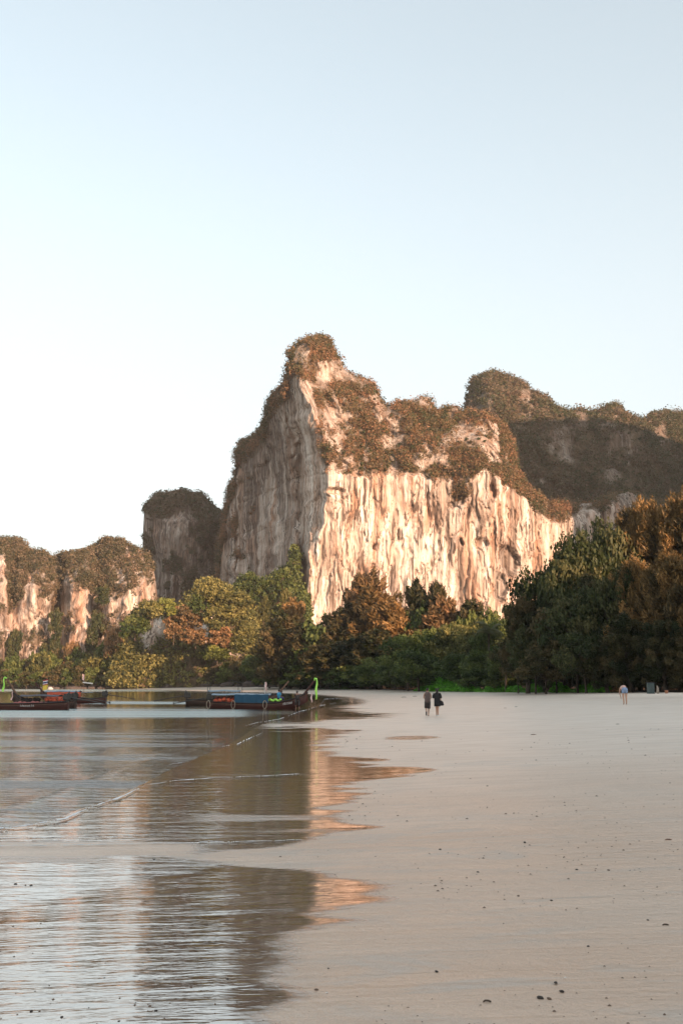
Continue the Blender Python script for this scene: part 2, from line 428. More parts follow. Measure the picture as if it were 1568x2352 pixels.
# coarse land all round it
_sx = 1300 * np.sinh(np.linspace(-6, 6, 241)) / np.sinh(6); cx_, cy_ = np.meshgrid(_sx, _sx)
cz_ = ground_h(cx_, cy_); _rl = cy_ * (784 + 260) / F * .95 + 14; _rr = cy_ * (1850 - 784) / F * .95 + 14
infan = (cy_ > 3.2) & (cy_ < 560) & (cx_ > -_rl * .97 + 1) & (cx_ < _rr * .97 - 1)
cz_ = cz_ - np.where(infan, .5, .004)
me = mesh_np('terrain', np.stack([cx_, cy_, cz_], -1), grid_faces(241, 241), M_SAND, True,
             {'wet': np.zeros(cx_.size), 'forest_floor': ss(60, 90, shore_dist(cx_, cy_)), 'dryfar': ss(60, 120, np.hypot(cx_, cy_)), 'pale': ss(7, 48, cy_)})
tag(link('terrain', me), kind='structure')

# sea: rippled sheet at level 0
nr2, nc2 = 420, 300
Yw = np.geomspace(7.5, 800, nr2); uw = np.linspace(-330, 830, nc2)
YW = np.repeat(Yw[:, None], nc2, 1); XW = (uw[None] - 784) / F * YW / CP
dW = -shore_dist(XW, YW)
amp = ss(.2, 4, dW)
ZW = amp * (.014 * fbm(XW * .5 + YW * .12, YW * 1.5, 0, 3, 41) + .008 * fbm(XW * .12, YW * .9, 0, 2, 44)) * ss(140, 30, YW)
# small rollers running in over the flat
for (off, h, wd) in ((1.0, .03, .35), (3.4, .012, .5)):
    ZW = ZW + h * np.exp(-((dW - off - .5 * fbm(XW * .2, YW * .2, 0, 2, 50)) / wd) ** 2) * ss(60, 20, YW)
ZW = ZW + .004 * ss(0, .3, dW)
wu, wvv = proj(np.stack([XW, YW, ZW * 0], -1))
nz = fbm(XW * .03, YW * .12, 0, 4, 61)
ruf = .0 * XW
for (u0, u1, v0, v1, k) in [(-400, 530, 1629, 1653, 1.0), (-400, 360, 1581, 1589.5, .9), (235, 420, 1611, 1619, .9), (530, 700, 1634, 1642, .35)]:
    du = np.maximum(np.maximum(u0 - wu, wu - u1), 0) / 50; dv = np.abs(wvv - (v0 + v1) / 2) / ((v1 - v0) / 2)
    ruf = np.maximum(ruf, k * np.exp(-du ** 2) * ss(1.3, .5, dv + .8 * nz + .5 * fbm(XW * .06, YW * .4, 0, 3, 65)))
sky_sheen = ruf * (wvv < 1660)
leftz = ss(620, 250, wu) * ss(1655, 1700, wvv)
ruf = np.maximum(ruf, leftz * .12)
ruf = np.maximum(ruf, leftz * ss(-.04, .08, fbm(XW * .16, YW * 1.05, 0, 4, 63) + .25 * nz) * (.7 + .3 * ss(1690, 1850, wvv)))

def make_water():
    t = NT('sea_water'); g = t.n('ShaderNodeNewGeometry').outputs['Position']
    dp = t.attr('depth'); rf = t.attr('ruffle')
    c = t.mix(t.ramp(dp, 0, 9), (0.065, 0.045, 0.03), (0.03, 0.034, 0.022))
    c = t.mix(t.ramp(dp, 60, 250), c, (0.06, 0.14, 0.10))
    c = t.mix(t.math('MULTIPLY', t.attr('sky_sheen'), .6), c, (0.42, 0.53, 0.50))  # bright sky sheen of the ruffled strips painted into the water colour
    t.l(c, t.p.inputs['Base Color'])
    t.p.inputs['IOR'].default_value = 1.9
    t.l(t.ramp(rf, .1, 1, .03, .22), t.p.inputs['Roughness'])
    n1 = t.noise(g, 1.0, 4, .55, (.9, 3.4, 1), .5); n2 = t.noise(g, 1.0, 3, .6, (3.2, 9.5, 1), .3); n3 = t.noise(g, 1.0, 3, .6, (.22, .8, 1), .3)
    b = t.bump(n1, .06, t.math('ADD', .30, t.math('MULTIPLY', rf, 1.1))); b = t.bump(n2, .02, t.math('ADD', .25, t.math('MULTIPLY', rf, 1.2)), b)
    b = t.bump(n3, .3, t.math('MULTIPLY', rf, .6), b)
    # wind ripples lean towards the shore: their faces look up the beach
    cmb = t.n('ShaderNodeCombineXYZ'); t.l(t.math('MULTIPLY', t.math('MULTIPLY', rf, rf), -.13), cmb.inputs[1])
    va = t.n('ShaderNodeVectorMath', operation='ADD'); t.l(b, va.inputs[0]); t.l(cmb.outputs[0], va.inputs[1])
    vn_ = t.n('ShaderNodeVectorMath', operation='NORMALIZE'); t.l(va.outputs[0], vn_.inputs[0])
    t.l(vn_.outputs[0], t.p.inputs['Normal']); return t.m
M_WATER = make_water()
me = mesh_np('sea', np.stack([XW, YW, ZW], -1), grid_faces(nr2, nc2), M_WATER, True, {'depth': np.maximum(dW, 0), 'ruffle': ruf, 'sky_sheen': sky_sheen})
tag(link('sea', me), 'calm shallow sea with brown and silver reflections', kind='structure')
# open sea further left, beyond the bay in view
me = mesh_np('open_sea', [(-3500, -3000, -.06), (-60, -3000, -.06), (-60, 2500, -.06), (-3500, 2500, -.06)], [(0, 1, 2, 3)], M_WATER, False, {'depth': [200] * 4, 'ruffle': [.3] * 4})
tag(link('open_sea', me), kind='structure')

# foam along the swash lines: thin uneven sheets lying on water and wet sand
M_FOAM = mat_simple('foam', (0.78, 0.78, 0.77), .5, .2, 30, .01)
def foam_line(pts, wid, seed, label):
    rg = np.random.default_rng(seed)
    xs = np.array([p[0] for p in pts], float); ys = np.array([p[1] for p in pts], float)
    L = np.r_[0, np.cumsum(np.hypot(np.diff(xs), np.diff(ys)))]
    s = np.arange(0, L[-1], 2.2); u = np.interp(s, L, xs); v = np.interp(s, L, ys)
    v = v + 1.6 * fbm(s * .03, 0, seed, 3, seed)
    w = wid * .42 * (.25 + 1.3 * np.abs(fbm(s * .05, 0, seed, 4, seed + 3))) * np.clip(np.minimum(s, L[-1] - s) / 30, .05, 1)
    V = []
    for k, (a, b) in enumerate(zip(u, v)):
        A = g0(a, b - w[k] * .5, .015); B = g0(a, b + w[k] * .5, .015)
        for q in (A, B):
            h = max(float(ground_h(q[0:1], q[1:2])[0]), 0.03)
            V.append((q[0], q[1], h + .006))
    V = np.array(V); n = len(u); i = np.arange(n - 1) * 2
    keep = (fbm(s[:-1] * .08, 0, seed, 3, seed + 11) + .25 * rg.normal(size=n - 1)) > -.42
    Fc = np.stack([i, i + 1, i + 3, i + 2], -1)[keep]
    # give the sheet a little body
    V2 = V.copy(); V2[:, 2] -= .005
    Fc2 = np.concatenate([Fc, Fc[:, ::-1] + len(V)])
    return tag(link('foam', mesh_np('foam', np.vstack([V, V2]), Fc2, M_FOAM, True)), label, kind='stuff')
foam_line([(-60, 1912), (60, 1900), (150, 1883), (210, 1855), (270, 1836), (335, 1806)], 8, 1, 'white foam edge of the nearest wave')
foam_line([(335, 1806), (400, 1795), (500, 1788), (620, 1784), (705, 1779)], 3, 2, 'thin foam line trailing right from the wave')
foam_line([(505, 1716), (545, 1712), (560, 1703), (605, 1684)], 7, 3, 'patch of foam where the wave runs out below the boats')
foam_line([(560, 1668), (640, 1652), (690, 1634), (735, 1622), (775, 1614)], 3.5, 4, 'thin foam edge of water beside the moored boat bow')
foam_line([(-60, 1947), (120, 1945), (320, 1941), (480, 1938), (700, 1932)], 3.2, 5, 'long straight foam line on the wet sand')
foam_line([(-60, 1932), (100, 1928), (300, 1924), (400, 1917)], 2.5, 6, 'second foam line just above the long one')
foam_line([(385, 1757), (400, 1755), (430, 1752)], 3, 7, 'short bright foam fleck on the water')
foam_line([(730, 1628), (745, 1607), (790, 1604)], 1.6, 8, 'foam curl on the small sand spit')

# ------------------------------------------------------------------ cliffs
def leaf_quads(C, Rd, n_per, size, rg, aspect=1.0, shell=.55, upbias=.3, along=None, tint=None, tvar=.07):
    """leafy clumps: for each centre C with radii Rd, n_per small quads spread through its volume"""
    N = len(C); M = N * n_per
    c = np.repeat(C, n_per, 0); r = np.repeat(Rd, n_per, 0)
    d = rg.normal(size=(M, 3)); d /= np.linalg.norm(d, axis=1)[:, None]
    rad = shell + (1 - shell) * rg.random(M) ** .7; rad = np.where(rg.random(M) < .25, rg.random(M), rad)
    p = c + d * r * rad[:, None]
    nn = d * .7 + rg.normal(size=(M, 3)) * .6 + np.array([0, 0, upbias]); nn /= np.linalg.norm(nn, axis=1)[:, None]
    a = rg.normal(size=(M, 3)) if along is None else (np.repeat(along, n_per, 0) + rg.normal(size=(M, 3)) * .35)
    a -= nn * (a * nn).sum(1)[:, None]; a /= np.linalg.norm(a, axis=1)[:, None] + 1e-9
    b = np.cross(nn, a)
    s = size * (.6 + .8 * rg.random(M))
    if hasattr(size, '__len__'): s = np.repeat(size, n_per) * (.6 + .8 * rg.random(M))
    a = a * (s * .5 * aspect)[:, None]; b = b * (s * .5 / max(aspect, 1) ** .5)[:, None]
    k = nn * (s * .12)[:, None]
    V = np.stack([p - a - k, p + b, p + a - k, p - b], 1).reshape(-1, 3)
    Fc = np.arange(M * 4).reshape(-1, 4)
    ti = (np.repeat(tint, n_per) if tint is not None else .5) + rg.normal(size=M) * tvar
    return V, Fc, np.repeat(np.clip(ti, 0, 1), 4)

def relief(name, top, bottom, du, dv, Yf, u0, u1, dispf, vegf, darkf=None, roundtop=40, roundk=14, back=70, warp=None, topn=5, seed=0, label='', mat=None):
    us = np.arange(u0, u1 + du, du); nv = int((bottom - min(top(us))) / dv)
    tp = top(us) + topn * fbm(us * .035, 0, seed, 4, seed + 5) + topn * .35 * fbm(us * .2, 0, seed, 2, seed + 6)
    tt = np.linspace(0, 1, nv)[:, None]
    U = np.repeat(us[None], nv, 0); V = bottom + (tp[None] - bottom) * tt
    Y = Yf(U, V)
    q = np.clip(1 - (V - tp[None]) / roundtop, 0, 1)
    Y = Y + roundk * (1 - np.sqrt(np.clip(1 - q ** 2, 0, 1)))
    veg = vegf(U, V, Y); 
    P0 = at(U, V, Y)
    dY = dispf(U, V, P0, veg)
    fade = ss(0, 10, V - tp[None]) * .7 + .3
    Y2 = Y + dY * fade
    UW = U if warp is None else U + warp(U, V)
    Pp = at(UW, V, Y2)
    # lateral shake, so that edges are not drawn-out straight lines
    Pp[..., 0] += 1.2 * fbm(P0[..., 0] * .2, P0[..., 2] * .25, seed, 3, seed + 8) * ss(0, 6, V - tp[None])
    # back: over the crest and down
    rows = [Pp]
    last = Pp[-1]
    for k in range(1, 9):
        f = k / 8.0
        b = last.copy(); b[:, 1] += back * f; b[:, 2] = last[:, 2] * (1 - f ** 2.2) + 3 * fbm(b[:, 0] * .05, f * 3, 0, 2, seed)
        b[:, 0] *= (1 + back * f / last[:, 1])
        rows.append(b[None])
    G = np.concatenate(rows, 0); nR, nC = G.shape[:2]
    vg = np.concatenate([veg, np.ones((8, nC)) * .9], 0)
    st = np.concatenate([darkf(U, V, Pp) if darkf is not None else np.zeros_like(U), np.zeros((8, nC))], 0)
    me = mesh_np(name, G, grid_faces(nR, nC), mat or M_ROCK, False, {'veg': vg, 'stain': st})
    o = tag(link(name, me), label, kind='structure')
    return o, Pp, veg, U, V, tp

def cliff_bushes(name, Pp, veg, U, V, tp, n, rmin, rmax, npq, qs, mat, seed, label, rim=.25, prob=None, cull=1e9):
    rg = np.random.default_rng(seed)
    # area weight
    dx = np.linalg.norm(np.diff(Pp, axis=1), axis=2); dz = np.linalg.norm(np.diff(Pp, axis=0), axis=2)
    ar = np.zeros(U.shape); ar[:-1, :-1] = np.minimum(dx[:-1], 6) * np.minimum(dz[:, :-1], 6)
    w = ar * np.clip(veg - .3, 0, 1) ** 1.2 * np.exp(2.4 * fbm(Pp[..., 0] * .09, Pp[..., 1] * .05, Pp[..., 2] * .11, 3, seed + 40))
    if prob is not None: w = w * prob(U, V)
    w = w.ravel(); w /= w.sum()
    idx = rg.choice(w.size, n, p=w)
    Q = Pp.reshape(-1, 3)[idx].copy()
    r = rmin + (rmax - rmin) * rg.random(n) ** 2.2
    # a row of larger crowns along the crest
    m = int(n * rim * .25); j = rg.integers(2, U.shape[1] - 2, m); 
    ok = (np.abs(tp[j] - tp[np.clip(j + 2, 0, len(tp) - 1)]) < 25)
    j = j[ok]; Q2 = Pp[-1, j] + np.array([0, 1.5, -.3]); r2 = rmin + (rmax - rmin) * rg.random(len(j)) ** 1.6
    Q = np.vstack([Q, Q2]); r = np.r_[r, r2]
    Q[:, 1] -= r * .25; Q[:, 2] += r * .1
    Q += rg.normal(size=Q.shape) * .5
    Rd = np.stack([r, r * .9, r * (.75 + .3 * rg.random(len(r)))], 1)
    tint = .5 + .42 * fbm(Q[:, 0] * .045, Q[:, 1] * .045, Q[:, 2] * .06, 3, seed) + rg.normal(size=len(r)) * .26
    Vv, Fc, ti = leaf_quads(Q, Rd, npq, qs, rg, tint=tint)
    return tag(link(name, mesh_np(name, Vv, Fc, mat, False, {'tint': ti})), label, kind='stuff')

# ---- main cliff
top_main = pl([(488, 1420), (500, 1330), (510, 1230), (518, 1180), (524, 1150), (530, 1120), (540, 1100), (543, 1040), (556, 1018), (580, 1005), (598, 990), (608, 975), (622, 920), (634, 900),
               (655, 880), (660, 840), (672, 800), (688, 785), (705, 778), (722, 775), (742, 777), (755, 788), (764, 808), (780, 822), (790, 845), (812, 862), (838, 868), (858, 882),
               (868, 905), (885, 932), (905, 930), (925, 926), (950, 922), (968, 913), (988, 916), (998, 938), (1012, 948), (1022, 936), (1045, 934), (1062, 946), (1085, 948),
               (1110, 955), (1135, 962), (1155, 978), (1168, 1010), (1176, 1050), (1190, 1090), (1215, 1130), (1260, 1155), (1330, 1160), (1380, 1150), (1440, 1130), (1500, 1150), (1640, 1180)])
plan_main = pl([(480, 560), (505, 540), (525, 528), (600, 478), (650, 448), (672, 436), (690, 430), (712, 421), (730, 417), (800, 420), (900, 424), (1000, 424), (1100, 425), (1150, 428), (1180, 436), (1230, 450),
                (1300, 462), (1400, 490), (1500, 520), (1650, 560)])
ledge_main = pl([(480, 1200), (520, 1150), (545, 1085), (575, 1040), (620, 985), (650, 890), (690, 872), (725, 900), (738, 1040), (750, 1088), (800, 1098), (835, 1105), (870, 1100), (895, 1108), (930, 1092),
                 (975, 1100), (1020, 1105), (1045, 1118), (1075, 1108), (1105, 1085), (1135, 1095), (1155, 1115), (1190, 1140), (1220, 1170), (1245, 1195), (1290, 1205), (1330, 1185), (1380, 1175), (1420, 1150),
                 (1450, 1160), (1520, 1200), (1700, 1200)])
corner_main = pl([(700, 690), (800, 698), (850, 676), (880, 672), (920, 690), (960, 700), (1000, 716), (1050, 727), (1100, 736), (1150, 734), (1200, 724), (1250, 712), (1300, 702), (1360, 694), (1450, 690), (1600, 690)])
def Y_main(U, V):
    sh_ = (corner_main(V) - 708) * np.exp(-((U - 705) / 130) ** 2)
    U0 = U; U = U - sh_
    Y = plan_main(U + 22 * fbm(V * .006, U * .012, 0, 3, 71) + 3 * fbm(V * .05, U * .03, 0, 3, 72))
    above = np.maximum(ledge_main(U) - V, 0)
    k = np.interp(U, [500, 640, 720, 780, 1200], [.05, .05, .09, .14, .18])
    U = U0; Y = Y + above * k
    # rib left of the lit wall that catches no light, gully between
    Y = Y + 9 * np.exp(-((U - 690 - (V - 1100) * .02) / 9) ** 2) * ss(1450, 1250, V) * ss(950, 1050, V)
    Y = Y - 5 * np.exp(-((U - 706) / 12) ** 2) * ss(1150, 1250, V)
    # caves and hollows
    for (cu, cv, ru, rv, d) in [(1166, 1290, 22, 42, 7), (1148, 1345, 14, 40, 5), (625, 1292, 17, 20, 7), (1105, 1250, 16, 14, 3.5), (770, 1128, 22, 8, 3), (1130, 1120, 10, 26, 4), (1050, 1140, 20, 22, 4), (915, 1230, 5, 14, 2.5), (1060, 1245, 4, 10, 3), (860, 1255, 4, 8, 2.5), (1035, 1160, 8, 8, 3)]:
        Y = Y + d * ss(1.3, .5, np.sqrt(((U - cu) / ru) ** 2 + ((V - cv) / rv) ** 2) + .35 * fbm(U * .06, V * .06, 0, 3, 77))
    return Y
def veg_main(U, V, Y):
    n = fbm(U * .016, V * .02, 0, 4, 81); n2 = fbm(U * .05, V * .04, 0, 3, 83)
    above = ledge_main(U) + 14 * n2 - V
    v = ss(-4, 16, above)
    # bare rock standing out in the slope above the wall
    bare = 0
    for (cu, cv, ru, rv) in [(748, 868, 16, 34), (705, 925, 16, 42), (665, 950, 20, 60), (770, 1010, 30, 30), (765, 955, 22, 40), (842, 1035, 10, 24), (965, 1060, 14, 22), (1030, 1055, 12, 24), (800, 1060, 14, 22), (690, 1000, 26, 110), (905, 1068, 14, 16), (1140, 1000, 8, 60)]:
        bare = np.maximum(bare, ss(1.35, .55, np.sqrt(((U - cu) / ru) ** 2 + ((V - cv) / rv) ** 2) + .45 * n2))
    v = v * (1 - .62 * bare)
    v = v * (1 - .62 * ss(.10, .30, n + .35 * n2)) * (1 - .35 * ss(.1, .3, fbm(U * .12, V * .09, 0, 3, 88)))
    # ivy creeping down and the green wedge at the foot
    v = np.maximum(v, ss(9, 0, np.abs(U - 678 + (V - 1350) * .05)) * ss(1235, 1290, V) * ss(1500, 1400, V))
    v = np.maximum(v, .9 * ss(1.2, .8, np.sqrt(((U - 1054) / 22) ** 2 + ((V - 1128) / 24) ** 2) + .3 * n2))
    v = np.maximum(v, .85 * ss(.0, .25, n2 - .28) * ss(1400, 1250, V) * ss(660, 500, U))
    v = np.maximum(v, ss(-24, 4, top_main(U) + 30 - V) * .8 * (U < 660))
    return v
def disp_main(U, V, P, veg):
    x, y, z = P[..., 0], P[..., 1], P[..., 2]; a = x + (y - 430) * .55
    big = 7.5 * fbm(a * .035, z * .022, 1, 3, 91) + 5 * fbm(a * .07, z * .025, 1, 3, 90) * ss(700, 660, U)
    pt = ss(-.25, .25, fbm(a * .03, z * .03, 7, 3, 97))
    fl = 1.5 * fbm(a * .2, z * .03, 2, 4, 92) - 1.3 * pt * np.abs(fbm(a * .5, z * .05, 3, 3, 93)) + 1.5 * np.exp(-(fbm(a * .11, z * .012, 9, 3, 98) / .05) ** 2) + 1.1 * np.exp(-(fbm(a * .25, z * .07, 9, 3, 99) / .04) ** 2) + 1.5 * (1.2 - pt) * fbm(a * .35, z * .07, 3, 3, 96)
    fl = fl + .6 * fbm(a * 1.1, z * .07, 3, 3, 89)
    lump = 8.0 * (np.abs(fbm(a * .07, z * .055, 4, 4, 94)) * 1.6 - .4) + 2.4 * fbm(a * .3, z * .25, 5, 3, 95)
    up = np.maximum(ss(0, 30, ledge_main(U) - V), veg)
    return big + fl * (1 - up) + lump * up
def stain_shade_main(U, V, P):
    n = fbm(U * .07, V * .008, 0, 4, 101); n2 = fbm(U * .02, V * .02, 0, 3, 102)
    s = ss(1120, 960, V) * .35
    s = np.maximum(s, ss(692, 672, U) * (.22 + .2 * ss(1250, 1050, V)))  # left face darker all over, more so higher up
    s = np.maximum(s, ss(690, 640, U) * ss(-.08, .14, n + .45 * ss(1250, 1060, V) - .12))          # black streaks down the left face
    s = np.maximum(s, .4 * ss(1150, 1230, U) * ss(.08, .3, n)); s = s * (1 - .6 * ss(1200, 1260, U))
    s = np.maximum(s, .9 * ss(1.25, .8, np.sqrt(((U - 1166) / 22) ** 2 + ((V - 1290) / 42) ** 2) + .3 * n2))  # cave mouths, here and next two lines: their shade painted into the rock
    s = np.maximum(s, .85 * ss(1.25, .8, np.sqrt(((U - 1146) / 14) ** 2 + ((V - 1345) / 42) ** 2) + .3 * n2))
    s = np.maximum(s, .8 * ss(1.25, .8, np.sqrt(((U - 622) / 17) ** 2 + ((V - 1290) / 20) ** 2) + .3 * n2))
    s = np.maximum(s, .6 * ss(10, 2, np.abs(U - 694 - (V - 1300) * .02)) * ss(1200, 1260, V))  # gully beside the lit wall, its shade painted in as darker rock
    s = np.maximum(s, .5 * ss(.1, .35, n) * ss(1380, 1150, V) * ss(1000, 1100, U))
    return s
o_main, Pm, vm, Um, Vm, tm = relief('main_cliff', top_main, 1575, 2.2, 3.0, Y_main, 488, 1640, disp_main, veg_main, stain_shade_main, 36, 12, 80, None, 5, 11,
    'tall sunlit limestone cliff with streaked pale wall and pointed summit')
cliff_bushes('cliff_shrubs', Pm, vm, Um, Vm, tm, 7500, .6, 3.6, 44, .60, M_CLIFFVEG, 21, 'brown and green shrubs clinging to the main cliff', rim=.35)

# ---- hill behind to the right
top_right = pl([(1020, 1200), (1040, 1080), (1055, 1000), (1066, 950), (1072, 915), (1078, 890), (1092, 870), (1115, 857), (1140, 854), (1170, 868), (1200, 880), (1222, 900), (1245, 912), (1270, 934), (1300, 943), (1330, 944),
                (1360, 952), (1378, 938), (1405, 932), (1428, 938), (1445, 958), (1470, 966), (1488, 962), (1500, 950), (1530, 948), (1560, 952), (1640, 940), (1750, 980)])
def Y_right(U, V):
    Y = np.interp(U, [1020, 1120, 1250, 1400, 1600, 1750], [560, 500, 505, 520, 560, 600])
    tr = top_right(U)
    return Y + np.maximum(1230 - V, 0) * .22
def veg_right(U, V, Y):
    n = fbm(U * .03, V * .02, 0, 4, 111)
    v = 1 - .6 * ss(.25, .45, n)
    for (cu, cv, ru, rv) in [(1118, 925, 26, 32), (1400, 975, 30, 22), (1340, 970, 14, 20), (1500, 985, 14, 24), (1520, 1000, 12, 30), (1420, 1090, 10, 12)]:
        v = v * (1 - .5 * ss(1.1, .4, np.sqrt(((U - cu) / ru) ** 2 + ((V - cv) / rv) ** 2) + .7 * n))
    return v
def disp_right(U, V, P, veg):
    x, y, z = P[..., 0], P[..., 1], P[..., 2]
    return 11 * fbm(x * .03, z * .03, 1, 3, 121) + 6 * fbm(x * .09, z * .08, 4, 4, 122) + 1.8 * fbm(x * .5, z * .1, 4, 3, 123)
o_r, Pr, vr, Ur, Vr, tr_ = relief('wooded_hill', top_right, 1560, 3.6, 4.0, Y_right, 1020, 1750, disp_right, veg_right, lambda U, V, P: .86 + .2 * fbm(U * .05, V * .02, 0, 3, 125), 60, 22, 90, None, 5, 13,  # hill rock darkened almost evenly
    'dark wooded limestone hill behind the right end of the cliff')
cliff_bushes('hill_shrubs', Pr, vr, Ur, Vr, tr_, 8500, .9, 4.8, 42, .85, M_DARKVEG, 22, 'dark scrub and trees covering the wooded hill', rim=.3, prob=lambda U, V: (V < 1290) * 1.0)

# ---- detached rock tower left of the cliff
top_tower = pl([(322, 1420), (326, 1300), (329, 1200), (331, 1178), (337, 1160), (348, 1146), (364, 1139), (380, 1136), (392, 1128), (405, 1131), (420, 1124), (434, 1128), (446, 1134), (462, 1134), (474, 1146), (486, 1160),
                (500, 1172), (512, 1182), (520, 1200), (540, 1230), (560, 1300)])
def Y_tower(U, V):
    q = np.clip((430 - U) / 104, 0, 1)
    return 570 + 48 * (1 - np.sqrt(1 - q ** 2)) + np.maximum(U - 430, 0) * .12 + np.maximum(1200 - V, 0) * .18
def veg_tower(U, V, Y):
    n = fbm(U * .03, V * .03, 0, 4, 131)
    v = ss(-30, 20, 1190 + 90 * n - V + np.maximum(U - 430, 0) * 1.8) * (1 - .6 * ss(.0, .25, fbm(U * .1, V * .07, 0, 3, 133)))
    return np.maximum(v, .8 * ss(.02, .22, n))
def disp_tower(U, V, P, veg):
    x, y, z = P[..., 0], P[..., 1], P[..., 2]
    return 14 * fbm(x * .045, z * .035, 1, 3, 141) + 3.5 * fbm(x * .25, z * .05, 4, 4, 142) + 1.0 * fbm(x * .5, z * .3, 6, 3, 144) + veg * 2.5 * fbm(x * .12, z * .12, 4, 3, 143)
def dark_tower(U, V, P):
    return .80 + .2 * ss(-.15, .15, fbm(U * .06, V * .012, 0, 4, 151))  # tower rock strongly darkened, with slight streaky variation
o_t, Pt, vt, Ut, Vt, tt_ = relief('rock_tower', top_tower, 1545, 2.4, 3.2, Y_tower, 322, 560, disp_tower, veg_tower, dark_tower, 26, 10, 50,
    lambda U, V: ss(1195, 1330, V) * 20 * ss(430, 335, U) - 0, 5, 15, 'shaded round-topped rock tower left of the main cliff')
cliff_bushes('tower_shrubs', Pt, vt, Ut, Vt, tt_, 2300, .7, 3.4, 36, .8, M_DARKVEG, 23, 'green scrub capping the rock tower', rim=.4)

# ---- row of lower cliffs on the far left
top_left = pl([(-140, 1255), (-60, 1242), (0, 1236), (22, 1240), (42, 1243), (58, 1254), (68, 1268), (90, 1268), (108, 1274), (120, 1286), (132, 1280), (145, 1276), (165, 1274), (180, 1268), (205, 1268), (212, 1258), (224, 1250),
               (232, 1245), (248, 1242), (275, 1242), (288, 1252), (302, 1256), (318, 1262), (326, 1275), (336, 1278), (348, 1292), (356, 1330), (368, 1420)])
plan_left = pl([(-140, 466), (-30, 456), (6, 451), (16, 454), (26, 461), (38, 460), (54, 454), (66, 452), (100, 450), (112, 452), (124, 464), (138, 466), (148, 456), (160, 450), (195, 449), (212, 456), (222, 463), (236, 456), (255, 450), (300, 445), (330, 449), (350, 462), (370, 480)])
def Y_left(U, V):
    return plan_left(U + 5 * fbm(V * .02, U * .02, 0, 2, 161)) + np.maximum(1345 - V, 0) * .2 - ss(1420, 1500, V) * 4
def veg_left(U, V, Y):
    n = fbm(U * .03, V * .03, 0, 4, 171); n2 = fbm(U * .07, V * .06, 0, 3, 172)
    L = np.interp(U, [-140, 0, 12, 20, 30, 55, 64, 72, 90, 118, 128, 142, 150, 185, 200, 230, 260, 300, 345], [1300, 1290, 1290, 1420, 1410, 1380, 1322, 1320, 1380, 1385, 1480, 1340, 1328, 1332, 1375, 1370, 1345, 1335, 1320])
    v = ss(-6, 12, L + 34 * n2 + 22 * n - V)
    v = np.maximum(v, ss(7, 2, np.abs(U - 130)) * ss(1560, 1500, V)); v = np.maximum(v, ss(12, 4, np.abs(U - 222 + (V - 1430) * .3)) * .8 * ss(1340, 1380, V))
    v = np.maximum(v, .9 * ss(12, 4, np.abs(U - 108)) * ss(1440, 1480, V))
    v = np.maximum(v, .9 * ss(.05, .3, n2) * ss(240, 255, U) * .75)
    v = v * (1 - .55 * ss(.05, .28, fbm(U * .11, V * .08, 0, 3, 173)))
    return np.maximum(v, .75 * ss(.12, .35, n))
def disp_left(U, V, P, veg):
    x, y, z = P[..., 0], P[..., 1], P[..., 2]
    return 9 * fbm(x * .06, z * .04, 1, 4, 181) + (1 - veg) * (3.0 * fbm(x * .28, z * .05, 4, 4, 182) + 1.0 * fbm(x * .5, z * .4, 5, 3, 184)) + veg * 4 * fbm(x * .12, z * .12, 4, 4, 183)
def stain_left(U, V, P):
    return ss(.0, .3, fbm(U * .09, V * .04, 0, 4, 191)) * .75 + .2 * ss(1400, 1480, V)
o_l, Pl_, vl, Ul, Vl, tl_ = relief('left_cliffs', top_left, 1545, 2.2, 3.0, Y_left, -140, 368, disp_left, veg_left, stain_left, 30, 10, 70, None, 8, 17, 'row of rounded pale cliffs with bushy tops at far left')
cliff_bushes('left_cliff_shrubs', Pl_, vl, Ul, Vl, tl_, 4800, .6, 3.0, 40, .6, M_LEFTVEG, 24, 'brown scrub covering the far left cliffs', rim=.35)
# distant ridge showing in the gaps
top_far = pl([(100, 1300), (150, 1270), (172, 1264), (185, 1268), (200, 1262), (212, 1268), (240, 1280), (300, 1290), (325, 1276), (345, 1274), (370, 1280), (420, 1320)])
o_f, Pf, vf, Uf, Vf, tf_ = relief('far_ridge', top_far, 1500, 5, 6, lambda U, V: 900 + 0 * U, 100, 420, lambda U, V, P, vg: 8 * fbm(P[..., 0] * .04, P[..., 2] * .04, 0, 3, 5), lambda U, V, Y: 1 + 0 * U, None, 40, 20, 80, None, 3, 19, 'dark ridge far behind the left cliffs')
cliff_bushes('ridge_shrubs', Pf, vf, Uf, Vf, tf_, 700, 2, 4, 26, 2.0, M_DARKVEG, 25, 'dark trees on the far ridge', rim=.4)

# ---- wooded knoll in front of the tower, and the shaded slope at the cliff's foot
top_knoll = pl([(255, 1560), (270, 1500), (285, 1440), (300, 1415), (330, 1400), (385, 1395), (405, 1410), (440, 1370), (470, 1350), (510, 1350), (550, 1370), (575, 1400), (592, 1450), (620, 1480), (660, 1540), (690, 1570)])
o_k, Pk, vk, Uk, Vk, tk = relief('wooded_knoll', top_knoll, 1578, 3, 4, lambda U, V: 350 + np.abs(U - 440) * .05 + np.maximum(1560 - V, 0) * .14, 255, 690,
    lambda U, V, P, vg: 4 * fbm(P[..., 0] * .08, P[..., 2] * .08, 0, 4, 201) + 1.2 * fbm(P[..., 0] * .5, P[..., 2] * .1, 0, 3, 202),
    lambda U, V, Y: 1 - .95 * np.max([ss(1.3, .7, np.sqrt(((U - a) / c) ** 2 + ((V - b) / d) ** 2) + .4 * fbm(U * .06, V * .05, 0, 3, 203)) for a, b, c, d in ((340, 1465, 16, 34), (372, 1440, 22, 30), (463, 1462, 16, 22), (445, 1440, 26, 24), (540, 1500, 16, 14), (505, 1420, 26, 22))], axis=0),
    None, 30, 10, 40, None, 5, 27, 'small wooded rock knoll behind the far beach')
